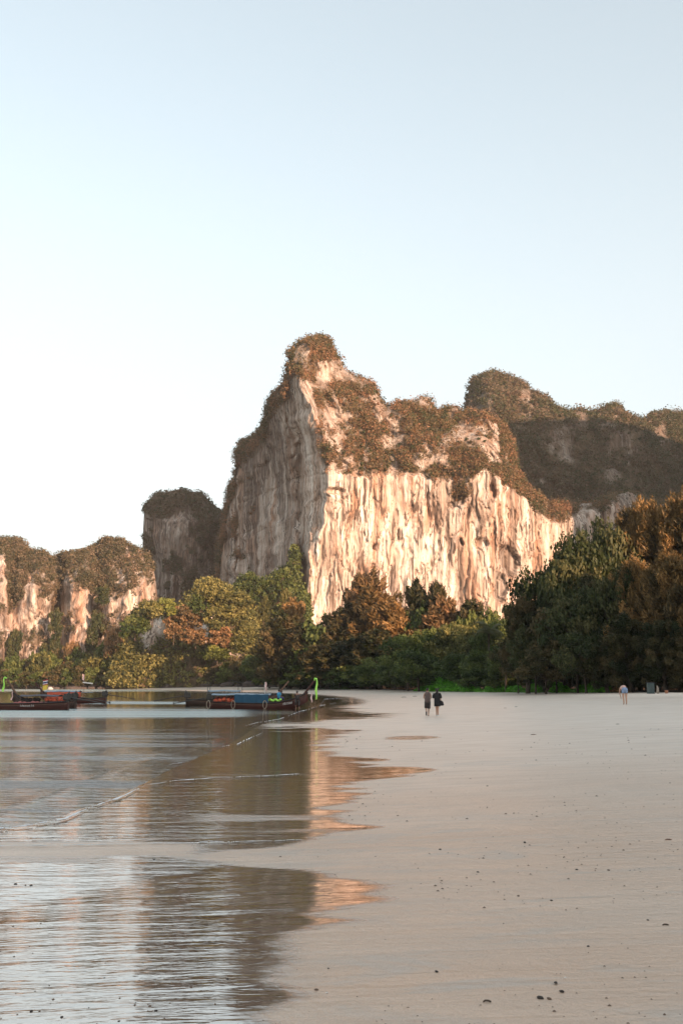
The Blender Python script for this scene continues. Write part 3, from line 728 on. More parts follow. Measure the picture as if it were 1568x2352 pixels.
cliff_bushes('knoll_shrubs', Pk, vk, Uk, Vk, tk, 1500, 1.0, 3.0, 34, .8, M_OLIVE, 26, 'olive scrub covering the small knoll', rim=.3)
top_foot = pl([(505, 1400), (530, 1360), (548, 1335), (562, 1322), (580, 1326), (600, 1345), (625, 1330), (650, 1310), (664, 1300), (674, 1262), (680, 1250), (690, 1330), (720, 1450), (760, 1500)])
o_s, Ps, vs_, Us, Vs, ts_ = relief('foot_slope', top_foot, 1575, 3, 4, lambda U, V: 392 + np.maximum(1560 - V, 0) * .12, 505, 760,
    lambda U, V, P, vg: 4 * fbm(P[..., 0] * .08, P[..., 2] * .08, 0, 4, 205), lambda U, V, Y: 1 + 0 * U, None, 20, 8, 30, None, 5, 28, 'shaded green slope at the foot of the left face')
cliff_bushes('foot_slope_shrubs', Ps, vs_, Us, Vs, ts_, 1500, 1.0, 3.0, 34, .85, M_BROAD, 29, 'dark green scrub on the slope below the left face', rim=.3)

# ---- hills outside the frame, behind and to the right of the camera: they keep the morning sun off the beach
sx, cx0 = math.cos(SUN_AZ), math.sin(SUN_AZ)
def off_hill(name, pts, depth, n, seed, label):
    """ridge whose crest runs through pts (x, y, height)"""
    pts = np.array(pts, float); L = np.r_[0, np.cumsum(np.hypot(*np.diff(pts[:, :2], axis=0).T))]
    s = np.linspace(0, L[-1], n); c = np.stack([np.interp(s, L, pts[:, k]) for k in range(3)], 1)
    c[:, 2] += 5 * fbm(s * .05, 0, seed, 4, seed)
    d = np.gradient(c[:, :2], axis=0); d /= np.linalg.norm(d, axis=1)[:, None]; nn = np.stack([-d[:, 1], d[:, 0]], 1)
    rows = []
    for k in np.linspace(-1, 1, 25):
        pz = np.maximum(1 - abs(k) ** 2.6, 0) * c[:, 2]
        q = np.column_stack([c[:, :2] + nn * (k * depth), pz - 1])
        q[:, 0] += 5 * fbm(s * .05, k * 3, seed, 3, seed + 1); q[:, 1] += 5 * fbm(s * .05, k * 3, seed, 3, seed + 2)
        rows.append(q)
    G = np.stack(rows)
    me = mesh_np(name, G, grid_faces(25, n), M_ROCK, True, {'veg': .8 + 0 * G[..., 0], 'stain': 0 * G[..., 0]})
    return tag(link(name, me), label, kind='structure')
def sa(s, a, h): return (s * math.cos(SUN_AZ) - a * math.sin(SUN_AZ), s * math.sin(SUN_AZ) + a * math.cos(SUN_AZ), h)
off_hill('hill_behind_beach', [sa(-260, -170, 30), sa(-120, -165, 46), sa(0, -160, 52), sa(60, -160, 56), sa(98, -160, 66), sa(108, -160, 56), sa(116, -160, 42), sa(134, -160, 42), sa(150, -160, 70), sa(200, -160, 78), sa(260, -160, 78), sa(330, -150, 90)], 42, 140, 31,
         'limestone hill behind the beach, outside the picture')
off_hill('crag_beside_beach', [sa(346, 90, 60), sa(362, 90, 140), sa(380, 90, 200), sa(400, 95, 212), sa(470, 100, 215), sa(560, 100, 190)], 45, 90, 32, 'limestone crag right of the beach, outside the picture')

# ------------------------------------------------------------------ morning haze: one closed box of thin even air
hz = MB(); hz.box((0, 120, 98), (2300, 2100, 214))
hm = bpy.data.materials.new('thin_haze'); hm.use_nodes = True; hm.node_tree.nodes.remove(hm.node_tree.nodes['Principled BSDF'])
pv = hm.node_tree.nodes.new('ShaderNodeVolumePrincipled'); pv.inputs['Density'].default_value = 0.00009; pv.inputs['Color'].default_value = (1, .97, .94, 1); pv.inputs['Anisotropy'].default_value = 0
hm.node_tree.links.new(pv.outputs[0], hm.node_tree.nodes['Material Output'].inputs['Volume'])
tag(hz.build('haze', hm), 'thin pale morning haze over the whole bay', kind='stuff')

# ------------------------------------------------------------------ trees
def tree_proto(kind, H, W, seed, nleaf, lsize, mat):
    """returns (trunk mesh, crown mesh); foot at the origin"""
    rg = np.random.default_rng(seed); mb = MB()
    lean = rg.normal(size=2) * .04 * H
    def trunk_at(f): return Vector((lean[0] * f ** 1.5 + .015 * H * math.sin(f * 5 + seed), lean[1] * f ** 1.5, H * f))
    top = .92 if kind == 'casu' else .6
    fs = np.linspace(-.02, top, 9); r0 = H * .018 + .06
    mb.tube([trunk_at(f) if f > 0 else Vector((0, 0, -.3)) for f in fs], [r0 * (1.15 - .95 * max(f, 0) / top) for f in fs], 7)
    C = []; Rr = []; AL = []; T = []
    if kind == 'casu':
        nb = 46
        for i in range(nb):
            f = .10 + .86 * (i + rg.random()) / nb; a = i * 2.4 + rg.random() * .8
            env = W * .5 * (1.05 - (abs(f - .42) / .62) ** 1.7) * (.65 + .5 * rg.random())
            env = max(env, .06 * W)
            p0 = trunk_at(f); up = env * (.25 + .5 * rg.random())
            p1 = p0 + Vector((math.cos(a) * env, math.sin(a) * env, up))
            pm = (p0 + p1) / 2 - Vector((0, 0, .06 * env))
            mb.tube([p0, pm, p1], [r0 * .28 * (1.1 - f), r0 * .2 * (1.1 - f), r0 * .06], 4, False)
            dirv = np.array([math.cos(a) * .5, math.sin(a) * .5, .8]); ti = .5 + rg.normal() * .2
            for k in range(6):
                g = .35 + .65 * (k + rg.random()) / 6
                q = np.array(p0.lerp(p1, g)) + rg.normal(size=3) * .05 * W
                C.append(q); s = W * (.055 + .035 * rg.random()); Rr.append((s, s, s * 1.7)); AL.append(dirv); T.append(ti + .25 * (g - .6))  # tint rises towards the tips, sunlight painted into their colour
    else:
        nl = 20 if kind == 'broad' else 15
        for i in range(nl):
            f = (i + .5) / nl; th = i * 2.4 + rg.random() * .7
            zc = H * (.34 + .5 * f) if kind == 'broad' else H * (.22 + .6 * f)
            rr = W * .5 * math.sqrt(max(.06, 1 - ((f - .38) / .72) ** 2)) * (.45 + .5 * rg.random())
            c = np.array([math.cos(th) * rr + lean[0] * f, math.sin(th) * rr + lean[1] * f, zc + rg.normal() * .03 * H])
            lr = W * (.15 + .09 * rg.random()); p0 = trunk_at(.25 + .33 * f)
            mb.tube([p0, (p0 + Vector(c)) / 2 + Vector((0, 0, -.04 * H)), Vector(c)], [r0 * .42, r0 * .28, r0 * .1], 5, False)
            C.append(c); Rr.append((lr, lr, lr * .62)); AL.append((0, 0, 1)); T.append(.5 + rg.normal() * .16)
            for k in range(6):                         # satellites break the outline
                d = rg.normal(size=3); d[2] = abs(d[2]) * .8 - .15; d /= np.linalg.norm(d)
                s = lr * (.32 + .3 * rg.random())
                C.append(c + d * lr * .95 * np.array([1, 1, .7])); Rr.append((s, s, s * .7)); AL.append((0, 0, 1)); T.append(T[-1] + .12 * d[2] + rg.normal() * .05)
    C = np.array(C); Rr = np.array(Rr); AL = np.array(AL, float); T = np.array(T)
    wgt = (Rr[:, 0] * Rr[:, 2]); cnt = np.maximum((wgt / wgt.sum() * nleaf).astype(int), 6)
    idx = np.repeat(np.arange(len(C)), cnt)
    V, Fc, ti = leaf_quads(C[idx], Rr[idx], 1, lsize, rg, aspect=2.4 if kind == 'casu' else 1.25, along=AL[idx] if kind == 'casu' else None, tint=T[idx], shell=.5, tvar=.12)
    tr = mb.mesh('trunk', M_BARK, True); cr = mesh_np('crown', V, Fc, mat, False, {'tint': ti})
    return tr, cr

PROTO = {}
def proto(key):
    if key not in PROTO:
        kind, mat, var, lod = key
        H, W = {'casu': (22, 11), 'broad': (13, 13), 'bushy': (9, 9)}[kind]
        n, ls = {('casu', 0): (23000, .31), ('casu', 1): (11000, .56), ('broad', 0): (9000, .42), ('broad', 1): (3600, .75), ('bushy', 0): (6000, .34), ('bushy', 1): (2400, .62)}[(kind, lod)]
        PROTO[key] = (tree_proto(kind, H, W, 100 + var * 7 + len(PROTO), n, ls, mat), H, W)
    return PROTO[key]

ORD = 'first second third fourth fifth sixth seventh eighth ninth tenth eleventh twelfth thirteenth fourteenth fifteenth sixteenth seventeenth eighteenth nineteenth twentieth'.split()
ORD += ['twenty-' + o for o in ORD[:9]] + ['thirtieth'] + ['thirty-' + o for o in ORD[:9]] + ['fortieth'] + ['forty-' + o for o in ORD[:9]]
def nth(i): return ORD[i]

def tree(name, u, vtop, wd, Y, kind, mat, label, group=None, lod=0, var=None, base=None, cat='tree'):
    """tree whose crown top shows at (u, vtop), wd picture units wide, standing at distance Y"""
    var = random.randrange(3) if var is None else var
    (tr, cr), H, W = proto((kind, mat, var, lod))
    p = at(u, vtop, Y); zb = float(ground_h(p[0:1], p[1:2])[0]) if base is None else float(at(u, base, Y)[2])
    h = float(p[2]) - zb; w = wd / F * Y
    e = empty(name, (float(p[0]), float(Y), zb), random.random() * 6.28)
    e.scale = (w / W, w / W, h / H)
    link('trunk', tr, e); link('crown', cr, e)
    return tag(e, label, cat, group)

# big casuarinas at the right
for (u, v, w, Y, lb) in [
    (1205, 1385, 110, 137, 'slim dark casuarina leftmost of the tall trees at right'),
    (1240, 1300, 130, 140, 'dark casuarina with rounded top against the pale cliff foot'),
    (1283, 1262, 130, 136, 'dark green casuarina below the cliff, second step of the rising tree line'),
    (1330, 1222, 150, 140, 'broad casuarina whose crown overlaps the cliff stripes'),
    (1385, 1186, 130, 145, 'olive topped casuarina in the middle of the right-hand grove'),
    (1432, 1172, 130, 150, 'tall casuarina with yellowish lit tip beside the orange trees'),
    (1480, 1166, 120, 146, 'tall casuarina with orange sunlit shoulder'),
    (1528, 1150, 130, 143, 'tallest orange lit casuarina near the right edge of the picture'),
    (1588, 1158, 140, 140, 'orange lit casuarina cut by the right edge of the picture')]:
    lb = lb.replace('casuarina', 'tree') if u in (1240, 1283, 1330, 1385) else lb
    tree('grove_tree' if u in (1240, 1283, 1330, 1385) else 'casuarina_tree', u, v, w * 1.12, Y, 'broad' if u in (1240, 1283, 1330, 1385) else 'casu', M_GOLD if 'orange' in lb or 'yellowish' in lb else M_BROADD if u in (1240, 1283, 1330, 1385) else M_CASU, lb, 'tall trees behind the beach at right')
for (u, v, w, Y) in [(1650, 1290, 130, 138), (1720, 1340, 150, 130)]:
    tree('casuarina_tree', u, v, w, Y, 'casu', M_CASU, 'casuarina past the right edge of the picture, %s from that edge' % ('first' if u < 1700 else 'second'), 'casuarinas past the right edge')
for (u, v, w, Y) in [(1185, 1450, 90, 140), (1225, 1430, 110, 132), (1270, 1390, 120, 130), (1318, 1350, 130, 127), (1362, 1330, 120, 130), (1408, 1300, 120, 126), (1455, 1290, 130, 124), (1500, 1310, 120, 121),
                     (1545, 1280, 130, 118), (1595, 1300, 130, 115), (1250, 1480, 110, 128), (1340, 1450, 120, 122), (1440, 1420, 130, 117), (1520, 1430, 130, 113), (1390, 1470, 100, 120), (1580, 1450, 130, 110)]:
    gi_ = globals().get('gi_', -1) + 1
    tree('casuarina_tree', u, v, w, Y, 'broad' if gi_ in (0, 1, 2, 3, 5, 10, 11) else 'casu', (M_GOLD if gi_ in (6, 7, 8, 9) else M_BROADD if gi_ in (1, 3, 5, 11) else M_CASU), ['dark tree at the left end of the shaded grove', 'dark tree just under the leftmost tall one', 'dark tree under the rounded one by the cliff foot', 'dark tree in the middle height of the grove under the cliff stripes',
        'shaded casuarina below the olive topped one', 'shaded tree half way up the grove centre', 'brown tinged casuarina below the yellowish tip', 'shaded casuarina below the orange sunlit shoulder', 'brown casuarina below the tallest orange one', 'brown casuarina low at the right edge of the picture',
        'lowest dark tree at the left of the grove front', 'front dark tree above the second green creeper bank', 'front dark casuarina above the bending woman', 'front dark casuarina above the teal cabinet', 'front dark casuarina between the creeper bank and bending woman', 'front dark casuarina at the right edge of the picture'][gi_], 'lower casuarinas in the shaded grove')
# green broadleaf trees right of centre
for (u, v, w, Y, m, lb) in [
    (935, 1452, 110, 200, M_BROAD, 'dark layered broadleaf tree behind the left end of the hedge'),
    (985, 1440, 110, 204, M_BROAD, 'dark spreading broadleaf tree above the walking couple'),
    (1042, 1428, 110, 196, M_OLIVE, 'olive broadleaf tree with yellow lit top in front of the cliff foot'),
    (1092, 1424, 110, 190, M_OLIVE, 'yellow-green topped broadleaf tree right of the olive one'),
    (1140, 1418, 110, 182, M_BROAD, 'green broadleaf tree beside the first tall casuarina'),
    (1060, 1498, 110, 178, M_BROAD, 'bright green rounded tree low above the hedge'),
    (1110, 1490, 100, 170, M_BROAD, 'mid green rounded tree low beside the palms'),
    (960, 1492, 120, 190, M_BROAD, 'dark green low tree left of the bright rounded one'),
    (1160, 1480, 90, 158, M_BROAD, 'dark green low tree at the casuarina trunks')]:
    tree('broadleaf_tree', u, v, w, Y, 'broad', m, lb)
for (u, v, w, Y, m) in [(905, 1500, 90, 212, M_BROAD), (870, 1510, 90, 222, M_BROAD), (1010, 1520, 90, 186, M_BROAD), (1090, 1530, 80, 166, M_BROAD), (1150, 1530, 80, 156, M_BROAD), (930, 1535, 70, 205, M_BROAD), (980, 1540, 70, 192, M_BROAD)]:
    bi_ = globals().get('bi_', -1) + 1
    tree('broadleaf_tree', u, v, w, Y, 'bushy', m, ['low dark bushy tree left of the creeper banks', 'low dark bushy tree farthest left of the bushy row', 'low bushy tree above the walking couple', 'low bushy tree above the gap between the creeper banks', 'low bushy tree at the foot of the tall casuarinas', 'lowest bushy tree at the left end of the creeper', 'low bushy tree just left of the walking couple'][bi_], 'low bushy trees along the sand')
# middle trees in front of the cliff foot
for (u, v, w, Y, k, m, lb) in [
    (648, 1415, 80, 268, 'casu', M_CASU, 'brownish casuarina below the green foot slope'),
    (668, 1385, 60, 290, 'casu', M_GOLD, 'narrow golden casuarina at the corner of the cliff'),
    (700, 1440, 80, 262, 'casu', M_CASU, 'dark casuarina at the foot of the cliff corner'),
    (742, 1425, 90, 258, 'broad', M_BROAD, 'dark green round tree before the base of the lit wall'),
    (788, 1400, 90, 256, 'casu', M_CASU, 'grey-brown casuarina before the left part of the lit wall'),
    (833, 1326, 80, 262, 'casu', M_RUST, 'tall russet casuarina rising up the lit wall'),
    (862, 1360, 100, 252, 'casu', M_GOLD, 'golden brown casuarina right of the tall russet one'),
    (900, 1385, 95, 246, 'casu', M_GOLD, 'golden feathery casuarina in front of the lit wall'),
    (955, 1345, 60, 250, 'casu', M_CASU, 'dark casuarina with a notched top against the lit wall'),
    (988, 1350, 60, 248, 'casu', M_CASU, 'thin casuarina with open top showing the lit rock'),
    (1022, 1378, 60, 240, 'casu', M_RUST, 'brown casuarina right of the thin open one'),
    (1056, 1388, 70, 236, 'casu', M_CASU, 'brown casuarina behind the olive broadleaf tree'),
    (1098, 1400, 60, 232, 'broad', M_BROAD, 'dark flat topped tree under the grey hollow of the cliff')]:
    tree('foothill_tree', u, v, w * (1.5 if k == 'casu' else 1.2), Y, k, m, lb, lod=1)
for (u, v, w, Y, k, m) in [(620, 1480, 90, 285, 'broad', M_BROAD), (665, 1490, 90, 272, 'casu', M_CASU), (710, 1495, 90, 262, 'broad', M_BROAD), (752, 1480, 90, 250, 'casu', M_CASU), (795, 1475, 90, 246, 'casu', M_CASU), (838, 1460, 90, 240, 'casu', M_CASU),
                        (880, 1455, 90, 236, 'casu', M_CASU), (690, 1535, 80, 262, 'bushy', M_BROAD), (735, 1532, 80, 252, 'bushy', M_BROAD), (780, 1530, 80, 244, 'bushy', M_BROAD), (825, 1525, 80, 236, 'broad', M_BROAD), (650, 1530, 80, 275, 'bushy', M_BROAD), (860, 1530, 80, 230, 'bushy', M_BROAD), (720, 1455, 80, 268, 'casu', M_CASU), (770, 1440, 70, 262, 'casu', M_CASU), (815, 1410, 80, 262, 'casu', M_RUST), (925, 1400, 70, 250, 'casu', M_RUST), (970, 1395, 80, 244, 'broad', M_BROAD), (1010, 1408, 80, 240, 'casu', M_RUST), (1075, 1412, 80, 234, 'broad', M_BROAD), (1120, 1415, 80, 226, 'broad', M_OLIVE), (1150, 1400, 80, 210, 'broad', M_BROAD)]:
    fi_ = globals().get('fi_', -1) + 1
    tree('foothill_tree', u, v, w * (1.4 if k == 'casu' else 1.1), Y, k, m, 'shaded belt tree below the main cliff, %s of the belt, %s' % (nth(fi_), 'feathery' if k == 'casu' else 'rounded'), 'trees in the shaded belt below the main cliff', lod=1)
# knoll trees
for (u, v, w, b, k, m, lb) in [
    (312, 1408, 60, 1470, 'bushy', M_BROAD, 'dark green round tree at the left shoulder of the knoll'),
    (352, 1374, 64, 1440, 'broad', M_OLIVE, 'olive crowned tree on top of the knoll left of the lime one'),
    (380, 1368, 56, 1425, 'bushy', M_LIME, 'bright lime green tree crown standing on the knoll'),
    (433, 1386, 60, 1450, 'bushy', M_RUST, 'russet tree crown in the middle of the knoll'),
    (475, 1318, 60, 1400, 'broad', M_OLIVE, 'highest golden olive tree on the knoll'),
    (505, 1342, 66, 1410, 'broad', M_OLIVE, 'golden olive tree right of the highest one'),
    (540, 1352, 66, 1420, 'broad', M_OLIVE, 'broad golden tree at the right top of the knoll'),
    (520, 1385, 80, 1460, 'broad', M_OLIVE, 'wide rounded golden tree in the middle of the knoll face'),
    (462, 1360, 50, 1420, 'bushy', M_BROAD, 'dark green tree between the russet and golden crowns'),
    (400, 1418, 50, 1480, 'bushy', M_RUST, 'reddish brown bushy tree below the lime crown'),
    (450, 1440, 60, 1490, 'bushy', M_RUST, 'low reddish bushy tree above the pale rock'),
    (505, 1440, 60, 1500, 'bushy', M_RUST, 'reddish tree under the wide golden crown'),
    (563, 1420, 46, 1480, 'bushy', M_OLIVE, 'small yellow tree on the right flank of the knoll'),
    (500, 1480, 60, 1530, 'broad', M_LIME, 'low yellow-green tree before the knoll'),
    (555, 1455, 66, 1520, 'broad', M_OLIVE, 'brown layered tree below the shaded slope'),
    (606, 1372, 30, 1440, 'casu', M_OLIVE, 'narrow golden tree standing on the dark slope'),
    (658, 1352, 26, 1420, 'casu', M_OLIVE, 'narrow golden tree hugging the cliff corner')]:
    tree('knoll_tree', u, v, w, 345 if u < 570 else 388, k, m, lb, lod=1, base=b)
for (u, v) in [(575, 1312), (560, 1330), (625, 1322), (648, 1300), (600, 1345), (590, 1400), (635, 1390), (620, 1440), (585, 1460), (650, 1440)]:
    si_ = globals().get('si_', -1) + 1
    tree('slope_tree', u, v, 46, 392, 'bushy', M_BROAD, ['round dark tree crowning the shaded slope', 'dark tree at the upper left end of the shaded slope', 'dark tree near the top middle of the shaded slope', 'uppermost dark tree beside the cliff corner', 'dark tree in the dip of the slope crest', 'dark tree at the left middle of the shaded slope', 'dark tree right middle of the shaded slope', 'low dark tree centre of the shaded slope', 'lowest dark tree left on the shaded slope', 'lowest dark tree right on the shaded slope'][si_], 'trees on the shaded slope', lod=1, base=v + 60)
# far shore trees, left
for u, v, b, lb in [(131, 1392, 1470, 'dark green tree high in the gully of the left cliffs'), (126, 1448, 1520, 'dark green tree lower in the gully of the left cliffs'), (222, 1398, 1465, 'dark tree in the right-hand cleft of the left cliffs'), (212, 1436, 1510, 'dark green tree below the right-hand cleft of the left cliffs'),
                    (106, 1474, 1530, 'dark green tree between pale rock feet of the left cliffs'), (36, 1440, 1520, 'brownish tree in the first recess of the left cliffs'), (240, 1340, 1400, 'dark bushy tree on the cleft shoulder of the left cliffs')]:
    tree('gully_tree', u, v, 30, 446, 'bushy', M_BROADD, lb, 'trees in the gullies of the left cliffs', lod=1, base=b)
tree('bare_stem_tree', 265, 1432, 46, 372, 'broad', M_RUST, 'orange lit tree with a long pale bare stem', lod=1, base=1530)
tree('far_shore_tree', 170, 1466, 40, 385, 'bushy', M_RUST, 'orange tinted small tree under the far left cliffs', lod=1)
tree('far_shore_tree', 252, 1468, 46, 384, 'broad', M_BROAD, 'dark round tree under the rightmost left cliff', lod=1)
for i, (u, v) in enumerate([(-40, 1515), (-15, 1508), (10, 1512), (34, 1506), (60, 1512), (85, 1500), (108, 1495), (128, 1492), (150, 1498), (178, 1490), (205, 1490), (228, 1492), (250, 1498), (-70, 1510), (290, 1490), (318, 1480)]):
    tree('far_shore_tree', u, v, 44, 384 + (i % 3) * 5, 'broad', [M_BROAD, M_CASU, M_BROAD][i % 3], 'dark tree below the left cliffs, %s of its belt' % nth(i), 'dark trees of the far left belt', lod=1)
for i, u in enumerate(range(95, 700, 27)):
    v = 1508 + 10 * math.sin(u * .05) + random.uniform(-7, 7)
    tree('shore_tree', u, v, 48, TREELINE(u) + 6 + (i % 2) * 4, 'bushy', [M_OLIVE, M_BROAD, M_CASU, M_BROAD, M_OLIVE][i % 5], 'low far shore tree, %s from the left in the front row' % nth(i), 'front row of low trees along the far shore', lod=1)
for i, u in enumerate(range(-30, 700, 31)):
    v = 1536 + random.uniform(-7, 7)
    tree('shore_bush', u, v, 46, TREELINE(u) + 1, 'bushy', [M_BROAD, M_CASU][i % 2], 'dark bush over the far shore rocks, %s from the left' % nth(i), 'dark bushes at the back of the far shore', lod=1, cat='bush')
for i, u in enumerate(range(700, 1640, 26)):
    v = 1542 + random.uniform(-8, 8)
    tree('grove_bush', u, v, 42, TREELINE(u) + 4, 'bushy', [M_CASU, M_BROAD, M_CASU][i % 3], 'undergrowth bush at the sand edge, %s from the left' % nth(i), 'undergrowth bushes at the foot of the trees', lod=0 if u > 1000 else 1, cat='bush')
for i, u in enumerate(range(560, 1640, 24)):     # deeper rows closing the view under the crowns
    v = 1500 + random.uniform(-14, 14) - 20 * (u > 1200)
    tree('grove_bush', u, v, 56, TREELINE(u) + 14 + (i % 3) * 4, 'bushy', [M_CASU, M_BROAD][i % 2], 'inner thicket tree behind the front trunks, %s from the left' % nth(i), 'inner thicket trees behind the front trunks', lod=1, cat='tree')

# palms
M_FROND = make_leaf('palm_leaflets', (0.05, 0.055, 0.02), (0.10, 0.10, 0.04), (0.16, 0.15, 0.07))
def palm_meshes():
    mb = MB(); mb.tube([(0, 0, -.3), (.15, 0, 2), (.35, 0, 4), (.4, 0, 6)], [.2, .16, .14, .13], 8)
    V = []; rgp = np.random.default_rng(5)
    L = 2.6; prev = None
    for i in range(26):
        t = i / 25; x = L * t * (1 - .12 * t); z = .9 * math.sin(t * 2.0) - .9 * t * t * 1.3
        ll = .75 * math.sin(math.pi * min(1, .12 + t * .9)) + .08
        for s in (-1, 1):
            V += [(x, 0, z), (x + .08, 0, z), (x + .25 * ll, s * ll, z - .35 * ll), (x + .2 * ll, s * ll * .96, z - .36 * ll)]
    for i in range(12):
        t = i / 12; t2 = (i + 1) / 12
        q = [(L * a * (1 - .12 * a), y_, .9 * math.sin(a * 2.0) - 1.17 * a * a - .01) for a, y_ in ((t, -.03), (t2, -.03), (t2, .03), (t, .03))]
        V += q
    Vn = np.array(V); return mb.mesh('trunk', M_BARK, True), mesh_np('frond', Vn, np.arange(len(V)).reshape(-1, 4), M_FROND, False, {'tint': np.full(len(V), .6)})
PT, PF = palm_meshes()
for (u, v, Y, lb) in [(1116, 1445, 176, 'palm with fronds showing above the green trees left of the casuarinas'), (1158, 1500, 152, 'short pale palm at the left edge of the dark grove'), (1132, 1512, 158, 'short palm half hidden beside the green rounded tree')]:
    p = at(u, v, Y); zb = float(ground_h(p[0:1], p[1:2])[0]); s = (float(p[2]) - zb) / 6.4
    e = empty('palm_tree', (float(p[0]), Y, zb), random.random()); e.scale = (min(s, 1.3),) * 2 + (s,)
    link('trunk', PT, e)
    for k in range(15):
        f = link('frond', PF, e); f.location = (.4, 0, 6); f.rotation_euler = (0, random.uniform(-.7, .35), k * 2.4)
    tag(e, lb, 'palm tree')

# low creeper banks at the head of the beach
def creeper(u0, u1, vt, vb, seed, label, mat=M_HEDGE, dens=1.0):
    rg = np.random.default_rng(seed); C = []; Rr = []
    n = int((u1 - u0) * 2.2 * dens)
    for i in range(n):
        u = rg.uniform(u0, u1); Y = TREELINE(u) - 7 + rg.uniform(0, 6.5)
        x = (u - 784) / F * Y; z = float(ground_h(np.array([x]), np.array([Y]))[0])
        hh = (vb - vt) / F * Y * (.55 + .45 * fbm(u * .03, 0, seed, 2, seed)) * (1 - .5 * (Y - TREELINE(u) + 7 < 1.2))
        edge = min(1, (u - u0) / 12 + .2, (u1 - u) / 12 + .2)
        C.append((x, Y, z + max(hh, .3) * .5 * edge)); Rr.append((.7, .7, max(hh, .3) * .75 * edge))
    V, Fc, ti = leaf_quads(np.array(C), np.array(Rr), 42, .22, rg, tint=.5 + rg.normal(size=n) * .2)
    return tag(link('beach_creeper', mesh_np('beach_creeper', V, Fc, mat, False, {'tint': ti})), label, kind='stuff')
creeper(952, 1100, 1548, 1584, 1, 'bright green creeper bank behind the walking couple')
creeper(1112, 1235, 1550, 1584, 2, 'bright green creeper bank right of the couple')
creeper(1262, 1395, 1552, 1588, 3, 'bright green creeper bank left of the bending woman')
creeper(1395, 1430, 1566, 1586, 4, 'brown dry creeper behind the bending woman', M_RUST, .7)
creeper(745, 800, 1566, 1578, 5, 'small green creeper patch behind the boat bow', M_BROAD, .7)

# ------------------------------------------------------------------ rocks
M_BOULDER = mat_simple('boulder_stone', (0.065, 0.05, 0.042), .95, .5, .9, .2)
def boulder(u, v, w, h, Y, label, group=None, mat=None, seed=0):
    bmv = []
    n, m = 18, 12; rg = np.random.default_rng(seed + int(u))
    th, ph = np.meshgrid(np.linspace(0, 2 * math.pi, n, endpoint=False), np.linspace(-math.pi / 2, math.pi / 2, m))
    d = np.stack([np.cos(ph) * np.cos(th), np.cos(ph) * np.sin(th), np.sin(ph)], -1)
    off = rg.random(3) * 50
    r = 1 + .35 * fbm(d[..., 0] * 1.3 + off[0], d[..., 1] * 1.3 + off[1], d[..., 2] * 1.3 + off[2], 3, 7) + .1 * fbm(d[..., 0] * 5 + off[0], d[..., 1] * 5, d[..., 2] * 5, 2, 8)
    d = np.sign(d) * np.abs(d) ** (.62 + .2 * rg.random())
    s = Y / F; P = d * r[..., None] * np.array([w * s / 2, w * s / 2 * .8, h * s * .62])
    G = np.concatenate([P, P[:, :1]], 1)
    me = mesh_np('boulder', G, grid_faces(m, n + 1), mat or M_BOULDER, False)
    p = at(u, v, Y); z = float(ground_h(p[0:1], p[1:2])[0])
    o = link('boulder', me); o.location = (float(p[0]), Y, max(z, -.1) + h * s * .22); return tag(o, label, 'rock', group)
for (u, w, h, lb) in [(108, 30, 14, 'grey-brown boulder left in the dark rocks under the trees'), (128, 24, 10, 'low brown boulder behind the flag'), (168, 38, 15, 'long pale brown boulder between the two flag poles'), (232, 20, 11, 'small dark boulder left of the big pale one'),
                      (300, 44, 26, 'largest pale boulder on the far shore'), (283, 20, 18, 'narrow boulder leaning on the largest pale one'), (322, 16, 16, 'dark upright boulder right of the largest pale one'), (365, 44, 15, 'long low reddish boulder under the bushes'), (395, 30, 15, 'squat boulder right of the long reddish one'),
                      (522, 30, 20, 'pointed dark boulder under the knoll trees'), (575, 42, 26, 'broad dark pyramid boulder under the knoll trees'), (630, 18, 10, 'small boulder right of the pyramid one'), (700, 22, 9, 'flat pale boulder behind the blue tarp boat')]:
    boulder(u, 1576, w, h * .62, float(TREELINE(u)) - 5, lb)
for ri_, (u, w, h) in enumerate([(150, 20, 8), (190, 22, 10), (210, 18, 9), (252, 22, 10), (266, 18, 12), (340, 22, 12), (420, 24, 12), (445, 22, 10), (470, 26, 13), (497, 20, 10), (548, 18, 12), (604, 20, 11), (655, 20, 9)]):
    boulder(u, 1576, w, h * .7, float(TREELINE(u)) - 4, 'dark rock in the far shore rock line, %s from the left' % nth(ri_), 'dark rocks along the far shore', seed=3)
boulder(116, 1580, 12, 7, 352, 'small pale rock standing at the far water edge', mat=mat_simple('pale_stone', (.4, .38, .36), .9, .2, 2, .05))

# ------------------------------------------------------------------ long-tail boats
M_HULL = mat_simple('hull_dark_red', (0.060, 0.017, 0.012), .5, .3, 2, .004)
M_HULL2 = mat_simple('hull_dark_brown', (0.05, 0.028, 0.020), .55, .3, 2, .004)
M_RAIL = mat_simple('rail_black_brown', (0.028, 0.022, 0.02), .5, .2, 4)
M_WOOD = mat_simple('worn_wood', (0.15, 0.085, 0.055), .7, .3, 5, .004)
M_TARP = mat_simple('blue_tarp', (0.006, 0.060, 0.115), .5, .12, 1.5, .03)
M_CANVAS = mat_simple('pale_blue_canvas', (0.22, 0.29, 0.35), .7, .1, 2, .01)
M_GREYCAN = mat_simple('dark_grey_canvas', (0.075, 0.08, 0.10), .7, .2, 2, .01)
M_ORANGE = mat_simple('orange_lifejackets', (0.50, 0.10, 0.05), .7, .25, 5, .03)
M_PINK = mat_simple('pink_cloth', (0.30, 0.10, 0.09), .7, .3, 5, .03)
M_METAL = mat_simple('engine_metal', (0.06, 0.055, 0.05), .45, .4, 9, .01, metallic=.4)
M_ROPE = mat_simple('rope', (0.36, 0.29, 0.22), .9, .2, 20, .004)
M_LIMEC = mat_simple('lime_cloth', (0.42, 0.85, 0.14), .6, .08, 6)
